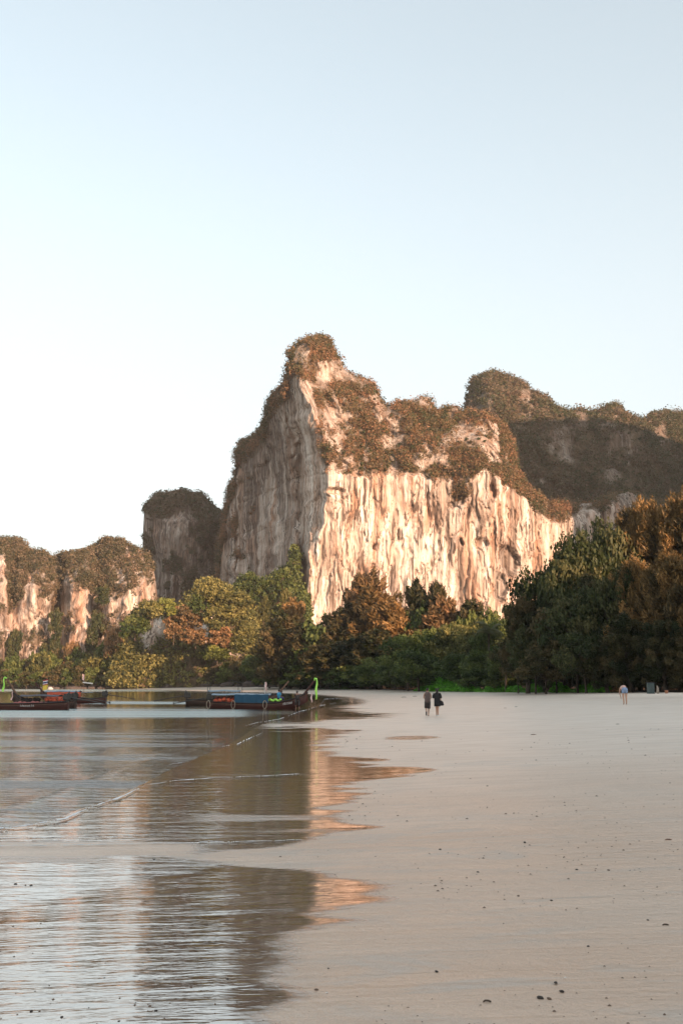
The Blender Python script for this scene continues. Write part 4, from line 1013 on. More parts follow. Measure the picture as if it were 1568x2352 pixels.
M_PINKC = mat_simple('pale_pink_cloth', (0.72, 0.50, 0.47), .6, .1, 6)
M_WHITE = mat_simple('white_paint', (0.72, 0.70, 0.66), .6, .1, 9)
M_YEL = mat_simple('yellow_cloth', (0.75, 0.55, 0.08), .6, .1, 6)
M_NAVY = mat_simple('navy_cloth', (0.04, 0.04, 0.16), .6, .1, 6)
M_RED = mat_simple('red_cloth', (0.5, 0.05, 0.06), .6, .1, 6)
M_TEAL = mat_simple('teal_paint', (0.045, 0.07, 0.07), .6, .25, 3)

NS = 29
def hull_lines(L):
    """stations: x, half beam, gunwale z, keel z"""
    out = []
    for i in range(NS):
        t = i / (NS - 1); x = -L / 2 + L * t
        b = .78 * (1 - abs(2 * t - .92) ** 3.0 * (.55 if t < .46 else .93)) if t < .985 else .06
        g = .50 + .16 * (1 - t) ** 3 + .95 * max(0, (t - .5) / .5) ** 2.6
        k = -.30 + .22 * (1 - t) ** 4 + 1.0 * max(0, (t - .62) / .38) ** 2.4
        out.append((x, max(b, .05), g, min(k, g - .12)))
    return out

def boat(name, label, bowpt, L, heading, hull, prow_h=1.25, z=0.0):
    e = tag(empty(name, (bowpt[0], bowpt[1], z), heading), label)
    st = hull_lines(L); nsec = 9
    V = []; Vi = []
    for (x, b, g, k) in st:
        for j in range(nsec):
            a = j / (nsec - 1) * 2 - 1; q = abs(a)
            V.append((x, math.copysign(b * min(1, q ** .62), a) if q > 0 else 0, k + (g - k) * q ** 2.2))
            Vi.append((x, math.copysign(max(b - .06, .01) * min(1, q ** .62), a) if q > 0 else 0, k + .08 + (g - k - .08) * q ** 2.2))
    n = len(V); Fs = grid_faces(NS, nsec)
    rim = []
    for i in range(NS - 1):
        for j in (0, nsec - 1):
            a, b2 = i * nsec + j, (i + 1) * nsec + j
            rim.append((a, b2, b2 + n, a + n) if j == 0 else (a, a + n, b2 + n, b2))
    stern = [(j, j + n, j + 1 + n, j + 1) for j in range(nsec - 1)] + [((NS - 1) * nsec + j, (NS - 1) * nsec + j + 1, (NS - 1) * nsec + j + 1 + n, (NS - 1) * nsec + j + n) for j in range(nsec - 1)]
    me = mesh_np('hull', V + Vi, np.vstack([Fs, Fs[:, ::-1] + n, rim, stern]), hull, True); link('hull', me, e)
    mb = MB(); mb.v = []; # transom
    x, b, g, k = st[0]
    mb.box((x - .02, 0, (g + k) / 2 + .05), (.05, b * 1.5, (g - k) * .8)); mb.build('transom', hull, e)
    for s in (-1, 1):
        MB().tube([(x, s * (b + .01), g + .015) for (x, b, g, k) in st], .045, 6).build('gunwale', M_RAIL, e, True)
        MB().tube([(x, s * (b * .97 + .02), g - .13) for (x, b, g, k) in st], .022, 5).build('rubbing_strake', M_WOOD, e, True)
    xb, bb, gb, kb = st[-1]
    pr = MB(); pts = []; rad = []
    for i in range(9):
        t = i / 8; pts.append((xb - .5 + 1.0 * t + .15 * t * t, 0, gb - .30 + prow_h * t ** 1.25)); rad.append(.11 - .02 * t)
    pr.tube(pts, rad, 6, True, .55); pr.build('prow_post', M_WOOD if hull is M_HULL2 else hull, e, True)
    for f in (.16, .28, .40, .52, .64, .75):
        x, b, g, k = st[int(f * (NS - 1))]
        MB().box((x, 0, g - .14), (.2, b * 1.84, .035)).build('thwart', M_WOOD, e)
    fl = MB(); fv = [(x, s * b * .62, k + .16) for (x, b, g, k) in st[1:-6] for s in (-1, 1)]
    fl.add(fv, [(2 * i, 2 * i + 1, 2 * i + 3, 2 * i + 2) for i in range(len(fv) // 2 - 1)]); fl.build('floorboards', M_WOOD, e)
    # engine with its long shaft
    xs, bs, gs, ks = st[0]
    en = MB(); en.box((xs + .1, 0, gs + .38), (.62, .42, .36)); en.tube([(xs - .2, 0, gs + .28), (xs + .42, 0, gs + .32)], .2, 10); en.ball((xs - .02, .02, gs + .62), (.2, .17, .14)); en.box((xs + .28, 0, gs + .6), (.14, .3, .16))
    en.tube([(xs + .05, .12, gs + .5), (xs - .12, .22, gs + .86)], .045, 6)
    eo = en.build('engine', M_METAL, e); 
    MB().box((xs + .05, 0, gs + .06), (.18, .3, .28)).build('engine_mount', M_METAL, e)
    sh = MB(); sh.tube([(xs - .15, 0, gs + .32), (xs - 1.6, 0, gs + .12), (xs - 3.1, 0, gs - .16)], [.05, .045, .035], 7); so = sh.build('drive_shaft', M_METAL, e, True)
    pp = MB()
    for k3 in range(3):
        a = k3 * 2.094; pp.box((xs - 3.12, math.cos(a) * .09, gs - .16 + math.sin(a) * .09), (.03, .07, .14), Matrix.Rotation(-a, 3, 'X'))
    pp.tube([(xs - 3.2, 0, gs - .17), (xs - 3.05, 0, gs - .15)], .04, 6); pp.build('propeller', M_METAL, so)
    MB().tube([(xs + .3, .05, gs + .5), (xs + 1.25, .1, gs + .62)], .022, 6).build('tiller', M_METAL, e)
    return e, st, pts

def canopy(e, x0, x1, z, w, mat, posts=3, pm=None):
    cv = MB(); n = 8; m = 6; V = []
    for i in range(n + 1):
        x = x0 + (x1 - x0) * i / n
        for j in range(m + 1):
            a = j / m * 2 - 1; V.append((x, a * w, z - .12 * a * a - .03 * math.sin(i / n * math.pi * 3)))
    k = len(V); V += [(a, b, c - .03) for a, b, c in V]
    F0 = [tuple(r) for r in grid_faces(n + 1, m + 1)]
    cv.add(V, F0 + [tuple(q + k for q in f[::-1]) for f in F0]); co = cv.build('canopy', mat, e, True)
    for i in range(posts):
        x = x0 + .1 + (x1 - x0 - .2) * i / max(posts - 1, 1)
        for s in (-1, 1): MB().tube([(x, s * (w - .05), .35), (x, s * (w - .05), z - .1)], .022, 6).build('canopy_post', pm or M_WOOD, e)
    return co

def bundle(e, name, x0, x1, y, z, r, mat, seed):
    """row of soft life jackets or cushions piled along the thwarts"""
    rg = np.random.default_rng(seed); n = max(3, int((x1 - x0) / .34)); mb = None
    for i in range(n):
        x = x0 + (x1 - x0) * (i + .5) / n; q = MB()
        q.ball((x, y + rg.normal() * .04, z + rg.normal() * .02), (.2 + .03 * rg.random(), r, r * (.8 + .3 * rg.random())), 8, 6)
        q.build(name, mat, e, True)

def ribbon(e, x, y, z0, z1, mat, name='ribbon', wrap=True, w=.07, sway=.1):
    mb = MB(); n = 12; V = []
    for i in range(n + 1):
        t = i / n; zz = z0 + (z1 - z0) * t; xo = x + sway * t + .03 * math.sin(t * 9); yo = y + .04 * math.sin(t * 7)
        ww = w * (1 + .35 * math.sin(t * 5 + x))
        V += [(xo - ww, yo - .012, zz), (xo + ww, yo + .02, zz), (xo + ww, yo + .04, zz), (xo - ww, yo + .01, zz)]
    Fs = []
    for i in range(n):
        a = i * 4
        for k in range(4): Fs.append((a + k, a + (k + 1) % 4, a + 4 + (k + 1) % 4, a + 4 + k))
    mb.add(V, Fs)
    return mb.build(name, mat, e, True)

def wpos(u, v, z=0.0):
    q = g0(np.float64(u), np.float64(v), z); return float(q[0]), float(q[1])
def strokes(e, x0, y, z0, w, h, n, seed, name='hull_lettering', rise=0.0):
    """flowing white painted script along the hull side"""
    rg = np.random.default_rng(seed); mb = MB(); cw = w / n
    for i in range(n):
        x = x0 + cw * (i + .1); zb = z0 + rise * (i / n)
        k = rg.integers(0, 4); H = h * (.7 + .3 * rg.random())
        pts = {0: [(0, 0), (0, .9), (.35, 1), (.6, .7), (.6, 0)], 1: [(.1, .9), (0, .4), (.25, 0), (.6, .3), (.6, 1)], 2: [(0, .2), (.2, 0), (.3, .5), (.1, .9), (.5, 1), (.65, .6), (.6, 0)], 3: [(.3, 0), (.3, 1), (.55, 1.25)]}[int(k)]
        mb.tube([(x + a * cw, y, zb + b * H) for a, b in pts], h * .085, 4)
    return mb.build(name, M_WHITE, e)

# boat with the blue tarp, bow on the right
Yc = 88.0
sc_ = Yc / F
xc = lambda u: (u - 784) * sc_
L = (718 - 487) * sc_ * .97
bx = (xc(487) + xc(706)) / 2
bC, stC, ppC = boat('longtail_boat', 'dark red long-tail boat with blue tarp and raised bow at the sand edge', (bx, Yc), L, R(-4), M_HULL, 1.45, -.06)
tag(bC, None, 'boat', 'long-tail boats moored in the bay')
canopy(bC, -L / 2 + .3, 1.15, 1.36, .72, M_CANVAS, 5)
tp_ = MB(); V = []; x0, x1 = -L / 2 + 2.35, -L / 2 + 5.3
for i in range(25):
    x = x0 + (x1 - x0) * i / 24
    for j in range(7):
        t = j / 6; V.append((x, -.76 - .03 * math.sin(i * 1.9 + j * .3) - .03 * t, 1.27 - .70 * t + .02 * math.sin(i * .9)))
k = len(V); V += [(a, b + .02, c) for a, b, c in V]; F0 = [tuple(r) for r in grid_faces(25, 7)]
tp_.add(V, F0 + [tuple(q + k for q in f[::-1]) for f in F0]); tag(tp_.build('side_tarp', M_TARP, bC, True), 'blue tarp hanging down the near side')
bundle(bC, 'life_jacket', -L / 2 + .45, -L / 2 + 2.3, -.38, .78, .2, M_ORANGE, 3); bundle(bC, 'life_jacket', -L / 2 + .5, -L / 2 + 2.3, .2, .95, .2, M_PINK, 4)
for xo in (2.25, 5.0, .1):
    rp = MB(); x = -L / 2 + xo
    rp.tube([(x + .16 * math.cos(a), -.84, .42 + .34 * math.sin(a)) for a in np.linspace(0, 2 * math.pi, 15)], .03, 5, False); rp.build('rope_fender', M_ROPE, bC, True)
tx, _, tz = ppC[-1]
ribbon(bC, tx + .12, -.02, tz - .02, tz - 1.75, M_LIMEC, 'bow_ribbon', sway=-.05)
wr = MB(); wr.tube([(tx - .08, 0, tz - .12), (tx - .05, 0, tz + .05), (tx + .14, 0, tz - .02)], .085, 7); wr.build('bow_garland', M_LIMEC, bC, True)
ribbon(bC, tx - .33, -.1, tz - 1.15, tz - 2.0, M_PINKC, 'pale_ribbon', w=.05, sway=.02)
dk = MB(); dv = [(x, s * b * .93, g - .03) for (x, b, g, k) in stC[-8:] for s in (-1, 1)]
dk.add(dv, [(2 * i, 2 * i + 1, 2 * i + 3, 2 * i + 2) for i in range(7)]); dk.build('foredeck', M_WOOD, bC)
strokes(bC, L / 2 - 2.1, -.70, .38, .85, .2, 6, 3, rise=.14)
gr_ = MB()
for i in range(9): gr_.ball((.95 + i * .13, -.45 + .08 * math.sin(i * 2), .80 + .06 * math.sin(i * 1.7)), (.13, .13, .09), 7, 5)
gr_.build('green_cloth_heap', M_LIMEC, bC, True)

# boat behind it, prow showing between the passengers
Yd = 101.0; sd = Yd / F
bD, stD, ppD = boat('longtail_boat', 'dark long-tail boat moored just behind the blue tarp boat', (((430 + 655) / 2 - 784) * sd, Yd), (640 - 425) * sd, R(3), M_HULL2, 1.3, -.05)
tag(bD, None, 'boat', 'long-tail boats moored in the bay')
canopy(bD, -2.6, .6, 1.55, .7, M_CANVAS, 3)
for xx, hh in ((-2.7, 2.3), (-2.45, 2.2), (.35, 2.3), (.75, 2.35)):
    MB().tube([(xx, .2, .4), (xx, .2, hh)], .028, 6).build('frame_pole', M_METAL, bD)
MB().tube([(-.45, .2, 2.55), (.2, .2, 2.3), (.95, .2, 2.28)], .035, 6).build('roof_bar', M_METAL, bD)
MB().tube([(-2.85, .2, 2.25), (-2.35, .2, 2.25)], .035, 6).build('roof_bar', M_METAL, bD)

# three boats on the left, bows to the left
Ya = 84.0; sa_ = Ya / F
bA, stA, ppA = boat('longtail_boat', 'nearest long-tail boat, dark red hull with white lettering, cut by the left edge', (((-105 + 166) / 2 - 784) * sa_, Ya), (166 + 105) * sa_, R(180 + 3), M_HULL, 1.3, -.02)
tag(bA, None, 'boat', 'long-tail boats moored in the bay')
strokes(bA, -2.4, .80, .30, 1.2, .16, 8, 5); strokes(bA, .8, .80, .40, 1.3, .24, 6, 6); strokes(bA, 2.4, .76, .45, .8, .2, 5, 8)
bundle(bA, 'cushion', -3.4, -.6, .35, .55, .17, M_PINK, 5)
Yb = 91.0; sb_ = Yb / F
bB, stB, ppB = boat('longtail_boat', 'long-tail boat with dark grey canopy and upswept prow at far left', (((52 + 172) / 2 - 784) * sb_, Yb), (170 - 56) * sb_ * 1.28, R(180 - 3), M_HULL2, 1.55, -.02)
tag(bB, None, 'boat', 'long-tail boats moored in the bay')
canopy(bB, -1.6, 2.0, 1.18, .7, M_GREYCAN, 4); bundle(bB, 'life_jacket', -2.5, -.2, .4, .72, .2, M_ORANGE, 6); bundle(bB, 'bag', .2, 1.6, .3, .75, .22, M_RAIL, 7)
tx, _, tz = ppB[-1]
ribbon(bB, tx + .15, .0, tz + .02, tz - 1.25, M_LIMEC, 'bow_ribbon', sway=.05)
MB().tube([(tx - .1, 0, tz - .08), (tx + .14, 0, tz + .03)], .075, 7).build('bow_garland', M_LIMEC, bB)
ribbon(bB, tx - .75, .1, tz - 1.25, tz - 2.0, M_PINKC, 'pale_ribbon', w=.05)
def flag(e, x, y, z0, z1, bands, w=.5):
    p = MB().tube([(x, y, z0), (x, y, z1)], .022, 6).build('flag_pole', M_WOOD, e)
    for i, (m, a, b) in enumerate(bands):
        fm = MB(); V = []
        for k in range(7):
            t = k / 6; xo = x + w * t; yo = y + .04 * math.sin(t * 6); dz = .10 * t
            V += [(xo, yo, a + dz), (xo, yo, b + dz), (xo, yo + .012, a + dz), (xo, yo + .012, b + dz)]
        Fs = []
        for k in range(6):
            q = k * 4; Fs += [(q, q + 4, q + 5, q + 1), (q + 2, q + 3, q + 7, q + 6), (q, q + 2, q + 6, q + 4), (q + 1, q + 5, q + 7, q + 3)]
        fm.add(V, Fs); fm.build('flag_cloth', m, p)
flag(bB, .15, 0, .4, 2.45, [(M_RED, 2.36, 2.45), (M_WHITE, 2.27, 2.355), (M_NAVY, 2.14, 2.265), (M_WHITE, 2.06, 2.135), (M_RED, 1.98, 2.055), (M_YEL, 1.55, 1.97)], -.45)
Ye = 112.0; se_ = Ye / F
bE, stE, ppE = boat('longtail_boat', 'small long-tail boat with bright orange load and light blue canopy at left', (((120 + 236) / 2 - 784) * se_, Ye), (236 - 112) * se_ * 1.18, R(180 + 2), M_HULL, 1.1, -.05)
tag(bE, None, 'boat', 'long-tail boats moored in the bay')
canopy(bE, -.8, 3.0, 1.42, .72, M_CANVAS, 4)
ob = MB(); 
for i in range(12): ob.box((-.75 + i * .3, .45, .92 + .03 * math.sin(i * 2)), (.29, .5, .72))
tag(ob.build('orange_awning', M_ORANGE, bE), 'orange side awning under the pale canopy')
flag(bE, -1.15, 0, .3, 3.2, [(M_PINKC, 2.5, 3.15)], .22)
MB().box((-1.55, 0, 2.25), (1.1, .06, .13), Matrix.Rotation(-.12, 3, 'Y')).build('crossboard', M_WHITE, bE)
MB().tube([(-2.2, 0, 1.2), (-.9, 0, 1.22)], .03, 5).build('boom', M_CANVAS, bE)

# slender pole with a pale pennant on the far sand behind the blue tarp
q_ = at(610 * 0 + (450 + 850 / 2.613) / 1.2755, 1597, 118)
o_ = empty('marker_pole', (float(q_[0]), 118, -.1)); MB().tube([(0, 0, -.2), (0, 0, 2.35)], .03, 6).build('pole', M_WHITE, o_)
ribbon(o_, .05, 0, 2.4, 1.3, M_PINKC, 'pennant', w=.10); tag(o_, 'thin pole with pale pink pennant standing in water behind the boats', 'marker pole')

# ------------------------------------------------------------------ people
M_SKIN = mat_simple('skin', (0.46, 0.27, 0.19), .55, .08, 6); M_SKIN2 = mat_simple('tanned_skin', (0.25, 0.13, 0.085), .55, .08, 6)
M_HAIR = mat_simple('dark_hair', (0.022, 0.016, 0.013), .6, .3, 30); M_BROWNSH = mat_simple('brown_knit', (0.125, 0.088, 0.080), .85, .2, 25, .004)
M_DARKSH = mat_simple('dark_brown_cotton', (0.045, 0.034, 0.032), .85, .2, 20); M_BLACK = mat_simple('black_cotton', (0.014, 0.013, 0.014), .85, .2, 20)
M_DENIM = mat_simple('blue_denim', (0.22, 0.30, 0.45), .8, .2, 15); M_SALMON = mat_simple('pale_salmon_cloth', (0.62, 0.40, 0.34), .8, .1, 15)
M_BLUESH = mat_simple('sky_blue_shirt', (0.06, 0.30, 0.52), .7, .1, 9); M_WHITESH = mat_simple('white_shirt', (0.7, 0.68, 0.66), .7, .1, 9)

def body(parent, J, skin, foot_fwd=(0, 1, 0)):
    """one skinned surface from named joints"""
    j = {k: Vector(v) for k, v in J.items()}
    names = ['pelvis', 'waist', 'chest', 'neck', 'skull', 'crown']
    P = [j[n] for n in names]; Rr = [.125, .115, .14, .052, .082, .075]; E = [(i, i + 1) for i in range(5)]
    for s in 'lr':
        b = len(P); P += [j['hip' + s], j['knee' + s], j['ankle' + s], j['toe' + s]]; Rr += [.095, .058, .038, .032]; E += [(0, b), (b, b + 1), (b + 1, b + 2), (b + 2, b + 3)]
        b = len(P); P += [j['sho' + s], j['elb' + s], j['wri' + s], j['hand' + s]]; Rr += [.056, .040, .027, .034]; E += [(2, b), (b, b + 1), (b + 1, b + 2), (b + 2, b + 3)]
        hd = (j['hand' + s] - j['wri' + s]).normalized(); side = hd.cross(Vector((0, 1, 0.2))).normalized()
        fw = hd.cross(side).normalized()
        for f in range(4):
            o = (f - 1.5) * .019; ln = (.062, .072, .068, .052)[f]
            c = len(P); P += [j['hand' + s] + fw * o + hd * .035, j['hand' + s] + fw * o * 1.1 + hd * (.035 + ln * .6), j['hand' + s] + fw * o * 1.1 + hd * (.03 + ln) + side * .015]
            Rr += [.0095, .0085, .007]; E += [(b + 3, c), (c, c + 1), (c + 1, c + 2)]
        c = len(P); P += [j['hand' + s] - fw * .04 + hd * .005, j['hand' + s] - fw * .052 + hd * .045]; Rr += [.011, .009]; E += [(b + 3, c), (c, c + 1)]
    me = bpy.data.meshes.new('body'); me.from_pydata([tuple(p) for p in P], E, []); me.materials.append(skin)
    o = link('body', me, parent)
    m = o.modifiers.new('skin', 'SKIN'); m.use_smooth_shade = True
    sv = me.skin_vertices[0].data if me.skin_vertices else None
    if sv is None:
        bm_ = __import__('bmesh').new(); bm_.from_mesh(me); bm_.verts.layers.skin.verify(); bm_.to_mesh(me); bm_.free(); sv = me.skin_vertices[0].data
    for i, r in enumerate(Rr): sv[i].radius = (r, r * (.78 if i in (0, 1, 2) else 1)); 
    sv[0].use_root = True
    ms = o.modifiers.new('sub', 'SUBSURF'); ms.levels = 1; ms.render_levels = 1
    # face
    f = j['skull']; c = j['crown']; upv = (c - f).normalized(); fd = Vector(J.get('face', (0, 1, 0))).normalized(); sd_ = upv.cross(fd).normalized(); m0 = f.lerp(c, .3)
    q = MB(); q.tube([m0 + fd * .07, m0 + fd * .10 - upv * .03, m0 + fd * .075 - upv * .035], [.008, .016, .012], 6); q.build('nose', skin, o, True)
    for s in (-1, 1):
        MB().ball(tuple(m0 + sd_ * s * .085 - upv * .01), (.012, .02, .03), 7, 5).build('ear', skin, o, True)
        MB().ball(tuple(m0 + fd * .078 + sd_ * s * .03 + upv * .02), (.011, .008, .008), 6, 5).build('eye', M_HAIR, o, True)
    MB().tube([m0 + fd * .076 + sd_ * .022 - upv * .06, m0 + fd * .084 - upv * .062, m0 + fd * .076 - sd_ * .022 - upv * .06], .006, 5).build('mouth', M_PINK, o, True)
    return o, m0, upv, fd

STAND = dict(pelvis=(0, 0, .93), waist=(0, .01, 1.08), chest=(0, 0, 1.30), neck=(0, 0, 1.45), skull=(0, .01, 1.53), crown=(0, .015, 1.64),
             hipl=(-.09, 0, .88), kneel=(-.10, .02, .49), anklel=(-.10, -.01, .08), toel=(-.11, .15, .03), hipr=(.09, 0, .88), kneer=(.10, .02, .49), ankler=(.10, -.01, .08), toer=(.11, .15, .03),
             shol=(-.175, 0, 1.38), elbl=(-.22, -.03, 1.12), wril=(-.22, .06, .90), handl=(-.22, .09, .82), shor=(.175, 0, 1.38), elbr=(.22, -.03, 1.12), wrir=(.22, .06, .90), handr=(.22, .09, .82))

def person(u, v, label, J, skin=M_SKIN, rz=0, scale=1.0, pos=None, name='person'):
    p = pos if pos is not None else gpt(u, v)
    e = empty(name, p, rz); e.scale = (scale,) * 3
    b, m0, up, fd = body(e, J, skin); tag(e, label, 'person'); return e, b, m0, up, fd

def hair(b, m0, mat=M_HAIR, r=.098, long=0):
    q = MB(); q.ball(tuple(m0 + Vector((0, -.012, .035))), (r * .93, r, r * .98), 12, 9)
    if long: q.loft([(m0.x, m0.y - .06, m0.z - long, .05, .03), (m0.x, m0.y - .055, m0.z, .075, .05), (m0.x, m0.y - .03, m0.z + .06, .06, .05)], 10)
    return q.build('hair', mat, b, True)

# the couple walking away
J1 = dict(STAND); J1.update(kneel=(-.09, .05, .50), anklel=(-.10, -.22, .26), toel=(-.11, -.27, .10), kneer=(.07, .03, .48), ankler=(.05, .06, .08), toer=(.05, .22, .03),
                            elbl=(-.23, .05, 1.13), wril=(-.16, .20, 1.05), handl=(-.12, .24, 1.03), elbr=(.23, .03, 1.13), wrir=(.19, .19, 1.03), handr=(.16, .24, 1.02))
e1, b1, m1, _, _ = person(982, 1645, 'person in brown sleeveless top and long dark shorts, left of the walking couple', J1)
hair(b1, m1, r=.10)
MB().loft([(0, 0, .80, .185, .125), (0, 0, .95, .18, .13), (0, .005, 1.1, .165, .125), (0, 0, 1.27, .185, .135), (0, 0, 1.37, .19, .12), (0, 0, 1.43, .13, .085), (0, 0, 1.455, .08, .07)], 18).build('sleeveless_top', M_BROWNSH, b1, True)
sh1 = MB(); sh1.loft([(-.095, .035, .47, .10, .10), (-.09, .02, .66, .105, .11), (-.08, 0, .88, .11, .12)], 14); sh1.loft([(.075, .03, .45, .10, .10), (.08, .02, .66, .105, .11), (.08, 0, .88, .11, .12)], 14); sh1.loft([(0, 0, .78, .18, .12), (0, 0, .98, .172, .125)], 16)
sh1.build('long_shorts', M_DARKSH, b1, True)
MB().box((-.105, -.275, .16), (.085, .03, .24), Matrix.Rotation(.35, 3, 'X')).build('shoe', M_DARKSH, b1); MB().box((.05, .10, .012), (.085, .25, .024)).build('shoe', M_WOOD, b1)
J2 = dict(STAND); J2.update(kneel=(-.045, .03, .49), anklel=(-.04, .05, .08), toel=(-.04, .2, .03), kneer=(.05, 0, .49), ankler=(.045, -.03, .08), toer=(.05, .12, .03), elbl=(-.22, .05, 1.12), wril=(-.14, .17, 1.10), handl=(-.1, .2, 1.1), elbr=(.23, 0, 1.12), wrir=(.23, .07, .92), handr=(.235, .09, .86))
e2, b2, m2, _, _ = person(1004, 1645, 'person in loose black dress with bare legs, right of the walking couple', J2, scale=.97)
hair(b2, m2, long=.12)
dr = MB(); dr.loft([(.01, -.01, .60, .205, .15), (.01, 0, .75, .20, .15), (0, 0, .95, .19, .14), (0, .005, 1.1, .18, .135), (0, 0, 1.27, .20, .14), (0, 0, 1.38, .19, .12), (0, 0, 1.44, .10, .08), (0, 0, 1.48, .07, .065)], 18)
for s in (-1, 1): dr.tube([(s * .16, 0, 1.40), (s * .215, .01, 1.25), (s * .235, .03, 1.11)], [.075, .08, .085], 10)
dr.build('black_dress', M_BLACK, b2, True)
MB().tube([(-.17, .0, 1.70), (-.08, -.01, 1.675), (.08, -.01, 1.675), (.17, 0, 1.70)], [.018, .03, .03, .018], 8).build('hair_bow', M_HAIR, b2, True)
MB().box((-.04, .10, .03), (.085, .25, .06)).build('shoe', M_WHITESH, b2); MB().box((.05, .04, .035), (.085, .25, .07)).build('shoe', M_WHITESH, b2)
bgp = gpt(1004, 1645); bag = empty('shoulder_bag', (bgp.x + .25, bgp.y - .02, bgp.z + .62))
MB().loft([(0, 0, 0, .10, .06), (.02, 0, .04, .145, .085), (0, 0, .22, .12, .08), (-.03, 0, .31, .06, .05)], 14).build('pouch', M_BLACK, bag, True)
MB().tube([(-.03, 0, .29), (-.08, -.09, .55), (-.12, -.1, .74), (-.1, 0, .80)], .012, 5).build('strap', M_BLACK, bag, True)
tag(bag, 'black shoulder bag at the right hip of the person in black', 'bag')

# woman bending over, seen from behind
J3 = dict(STAND); J3.update(pelvis=(0, -.05, .90), waist=(0, .06, 1.0), chest=(0, .28, 1.02), neck=(0, .42, .94), skull=(0, .48, .88), crown=(0, .54, .78), hipl=(-.09, -.02, .86), hipr=(.09, -.02, .86), kneel=(-.09, -.01, .47), kneer=(.09, -.01, .47), anklel=(-.08, -.06, .08), ankler=(.08, -.06, .08), toel=(-.08, .1, .03), toer=(.09, .1, .03),
                            shol=(-.17, .34, 1.0), shor=(.17, .34, 1.0), elbl=(-.21, .36, .72), elbr=(.24, .30, .74), wril=(-.16, .34, .50), wrir=(.2, .28, .52), handl=(-.15, .34, .42), handr=(.18, .28, .44), face=(0, .5, -.6))
e3, b3, m3, _, _ = person(1435, 1619, 'person in denim shorts bending forward alone on the sand at right', J3, scale=1.12)
MB().ball(tuple(m3 + Vector((0, .02, .02))), (.09, .095, .1), 12, 9).build('hair', M_HAIR, b3, True)
s3 = MB(); s3.ball((0, -.06, .92), (.19, .155, .15), 16, 9); s3.loft([(-.09, -.03, .70, .095, .10), (-.09, -.04, .88, .10, .11)], 12); s3.loft([(.09, -.03, .70, .095, .10), (.09, -.04, .88, .10, .11)], 12); s3.build('denim_shorts', M_DENIM, b3, True)
MB().tube([(0, .03, 1.0), (0, .16, 1.04), (0, .30, 1.02), (0, .38, .97)], [.14, .155, .16, .09], 12, True, 1.1).build('salmon_top', M_SALMON, b3, True)

# people with the boats
def seated(pos, rz, label, shirt, pants, skin=M_SKIN2, sc=1.0):
    J = dict(STAND); dz = -.45
    for k in ('pelvis', 'waist', 'chest', 'neck', 'skull', 'crown', 'hipl', 'hipr', 'shol', 'shor', 'elbl', 'elbr'): J[k] = (J[k][0], J[k][1], J[k][2] + dz)
    J.update(kneel=(-.12, .38, .48), kneer=(.12, .38, .48), anklel=(-.12, .36, .08), ankler=(.12, .36, .08), toel=(-.12, .5, .03), toer=(.12, .5, .03), wril=(-.16, .25, .60), handl=(-.14, .32, .57), wrir=(.16, .25, .60), handr=(.14, .32, .57))
    e = empty('person', pos, rz); e.scale = (sc,) * 3; b, m0, _, _ = body(e, J, skin); hair(b, m0)
    t = MB(); t.loft([(0, 0, .46, .17, .13), (0, .01, .65, .165, .13), (0, 0, .84, .19, .135), (0, 0, .93, .17, .11), (0, 0, .99, .08, .07)], 16)
    for s in (-1, 1): t.tube([(s * .16, 0, .94), (s * .205, 0, .80), (s * .22, 0, .70)], [.07, .07, .065], 9)
    t.build('shirt', shirt, b, True)
    t = MB()
    for s in (-1, 1): t.tube([(s * .09, 0, .46), (s * .12, .36, .50), (s * .12, .37, .30)], [.105, .085, .075], 10)
    t.ball((0, -.01, .46), (.17, .13, .11), 12, 7); t.build('trousers', pants, b, True)
    return tag(e, label, 'person')
def on_boat(u, Y, z, dy=0): return Vector(((u - 784) / F * Y, Y + dy, z))
seated(on_boat(643, Yc, .42, 0), R(-50), 'person in sky blue shirt sitting high on the blue tarp boat', M_BLUESH, M_NAVY)
seated(on_boat(609, Yc, .06, -.1), R(-120), 'person in white shirt sitting low at the end of the blue tarp', M_WHITESH, M_BLACK)
J4 = dict(STAND); J4.update(chest=(0, .05, 1.28), neck=(0, .12, 1.42), skull=(0, .15, 1.50), crown=(0, .17, 1.60), elbl=(-.2, .2, 1.15), wril=(-.14, .42, 1.12), handl=(-.12, .5, 1.12), elbr=(.2, .2, 1.15), wrir=(.14, .42, 1.12), handr=(.12, .5, 1.12), kneel=(-.12, .12, .48), kneer=(.10, -.04, .48), anklel=(-.12, .08, .08), ankler=(.12, -.16, .09))
e4, b4, m4, _, _ = person(0, 0, 'dark clothed person wading beside the raised bow of the blue tarp boat', J4, M_SKIN2, R(20), 1.0, pos=Vector(((685 - 784) / F * 86.4, 86.4, -.12)))
hair(b4, m4)
t = MB(); t.loft([(0, 0, .86, .17, .13), (0, .02, 1.08, .16, .125), (0, .04, 1.27, .185, .13), (0, .06, 1.37, .17, .11), (0, .1, 1.42, .08, .07)], 16); [t.tube([(s * .16, .02, 1.38), (s * .19, .12, 1.26)], [.07, .065], 9) for s in (-1, 1)]; t.build('shirt', M_RAIL, b4, True)
t = MB(); [t.tube([(s * .09, 0, .92), ((-.12, .1, .5) if s < 0 else (.10, -.03, .5)), ((-.12, .09, .34) if s < 0 else (.11, -.1, .34))], [.11, .085, .08], 10) for s in (-1, 1)]; t.build('trousers', M_RAIL, b4, True)

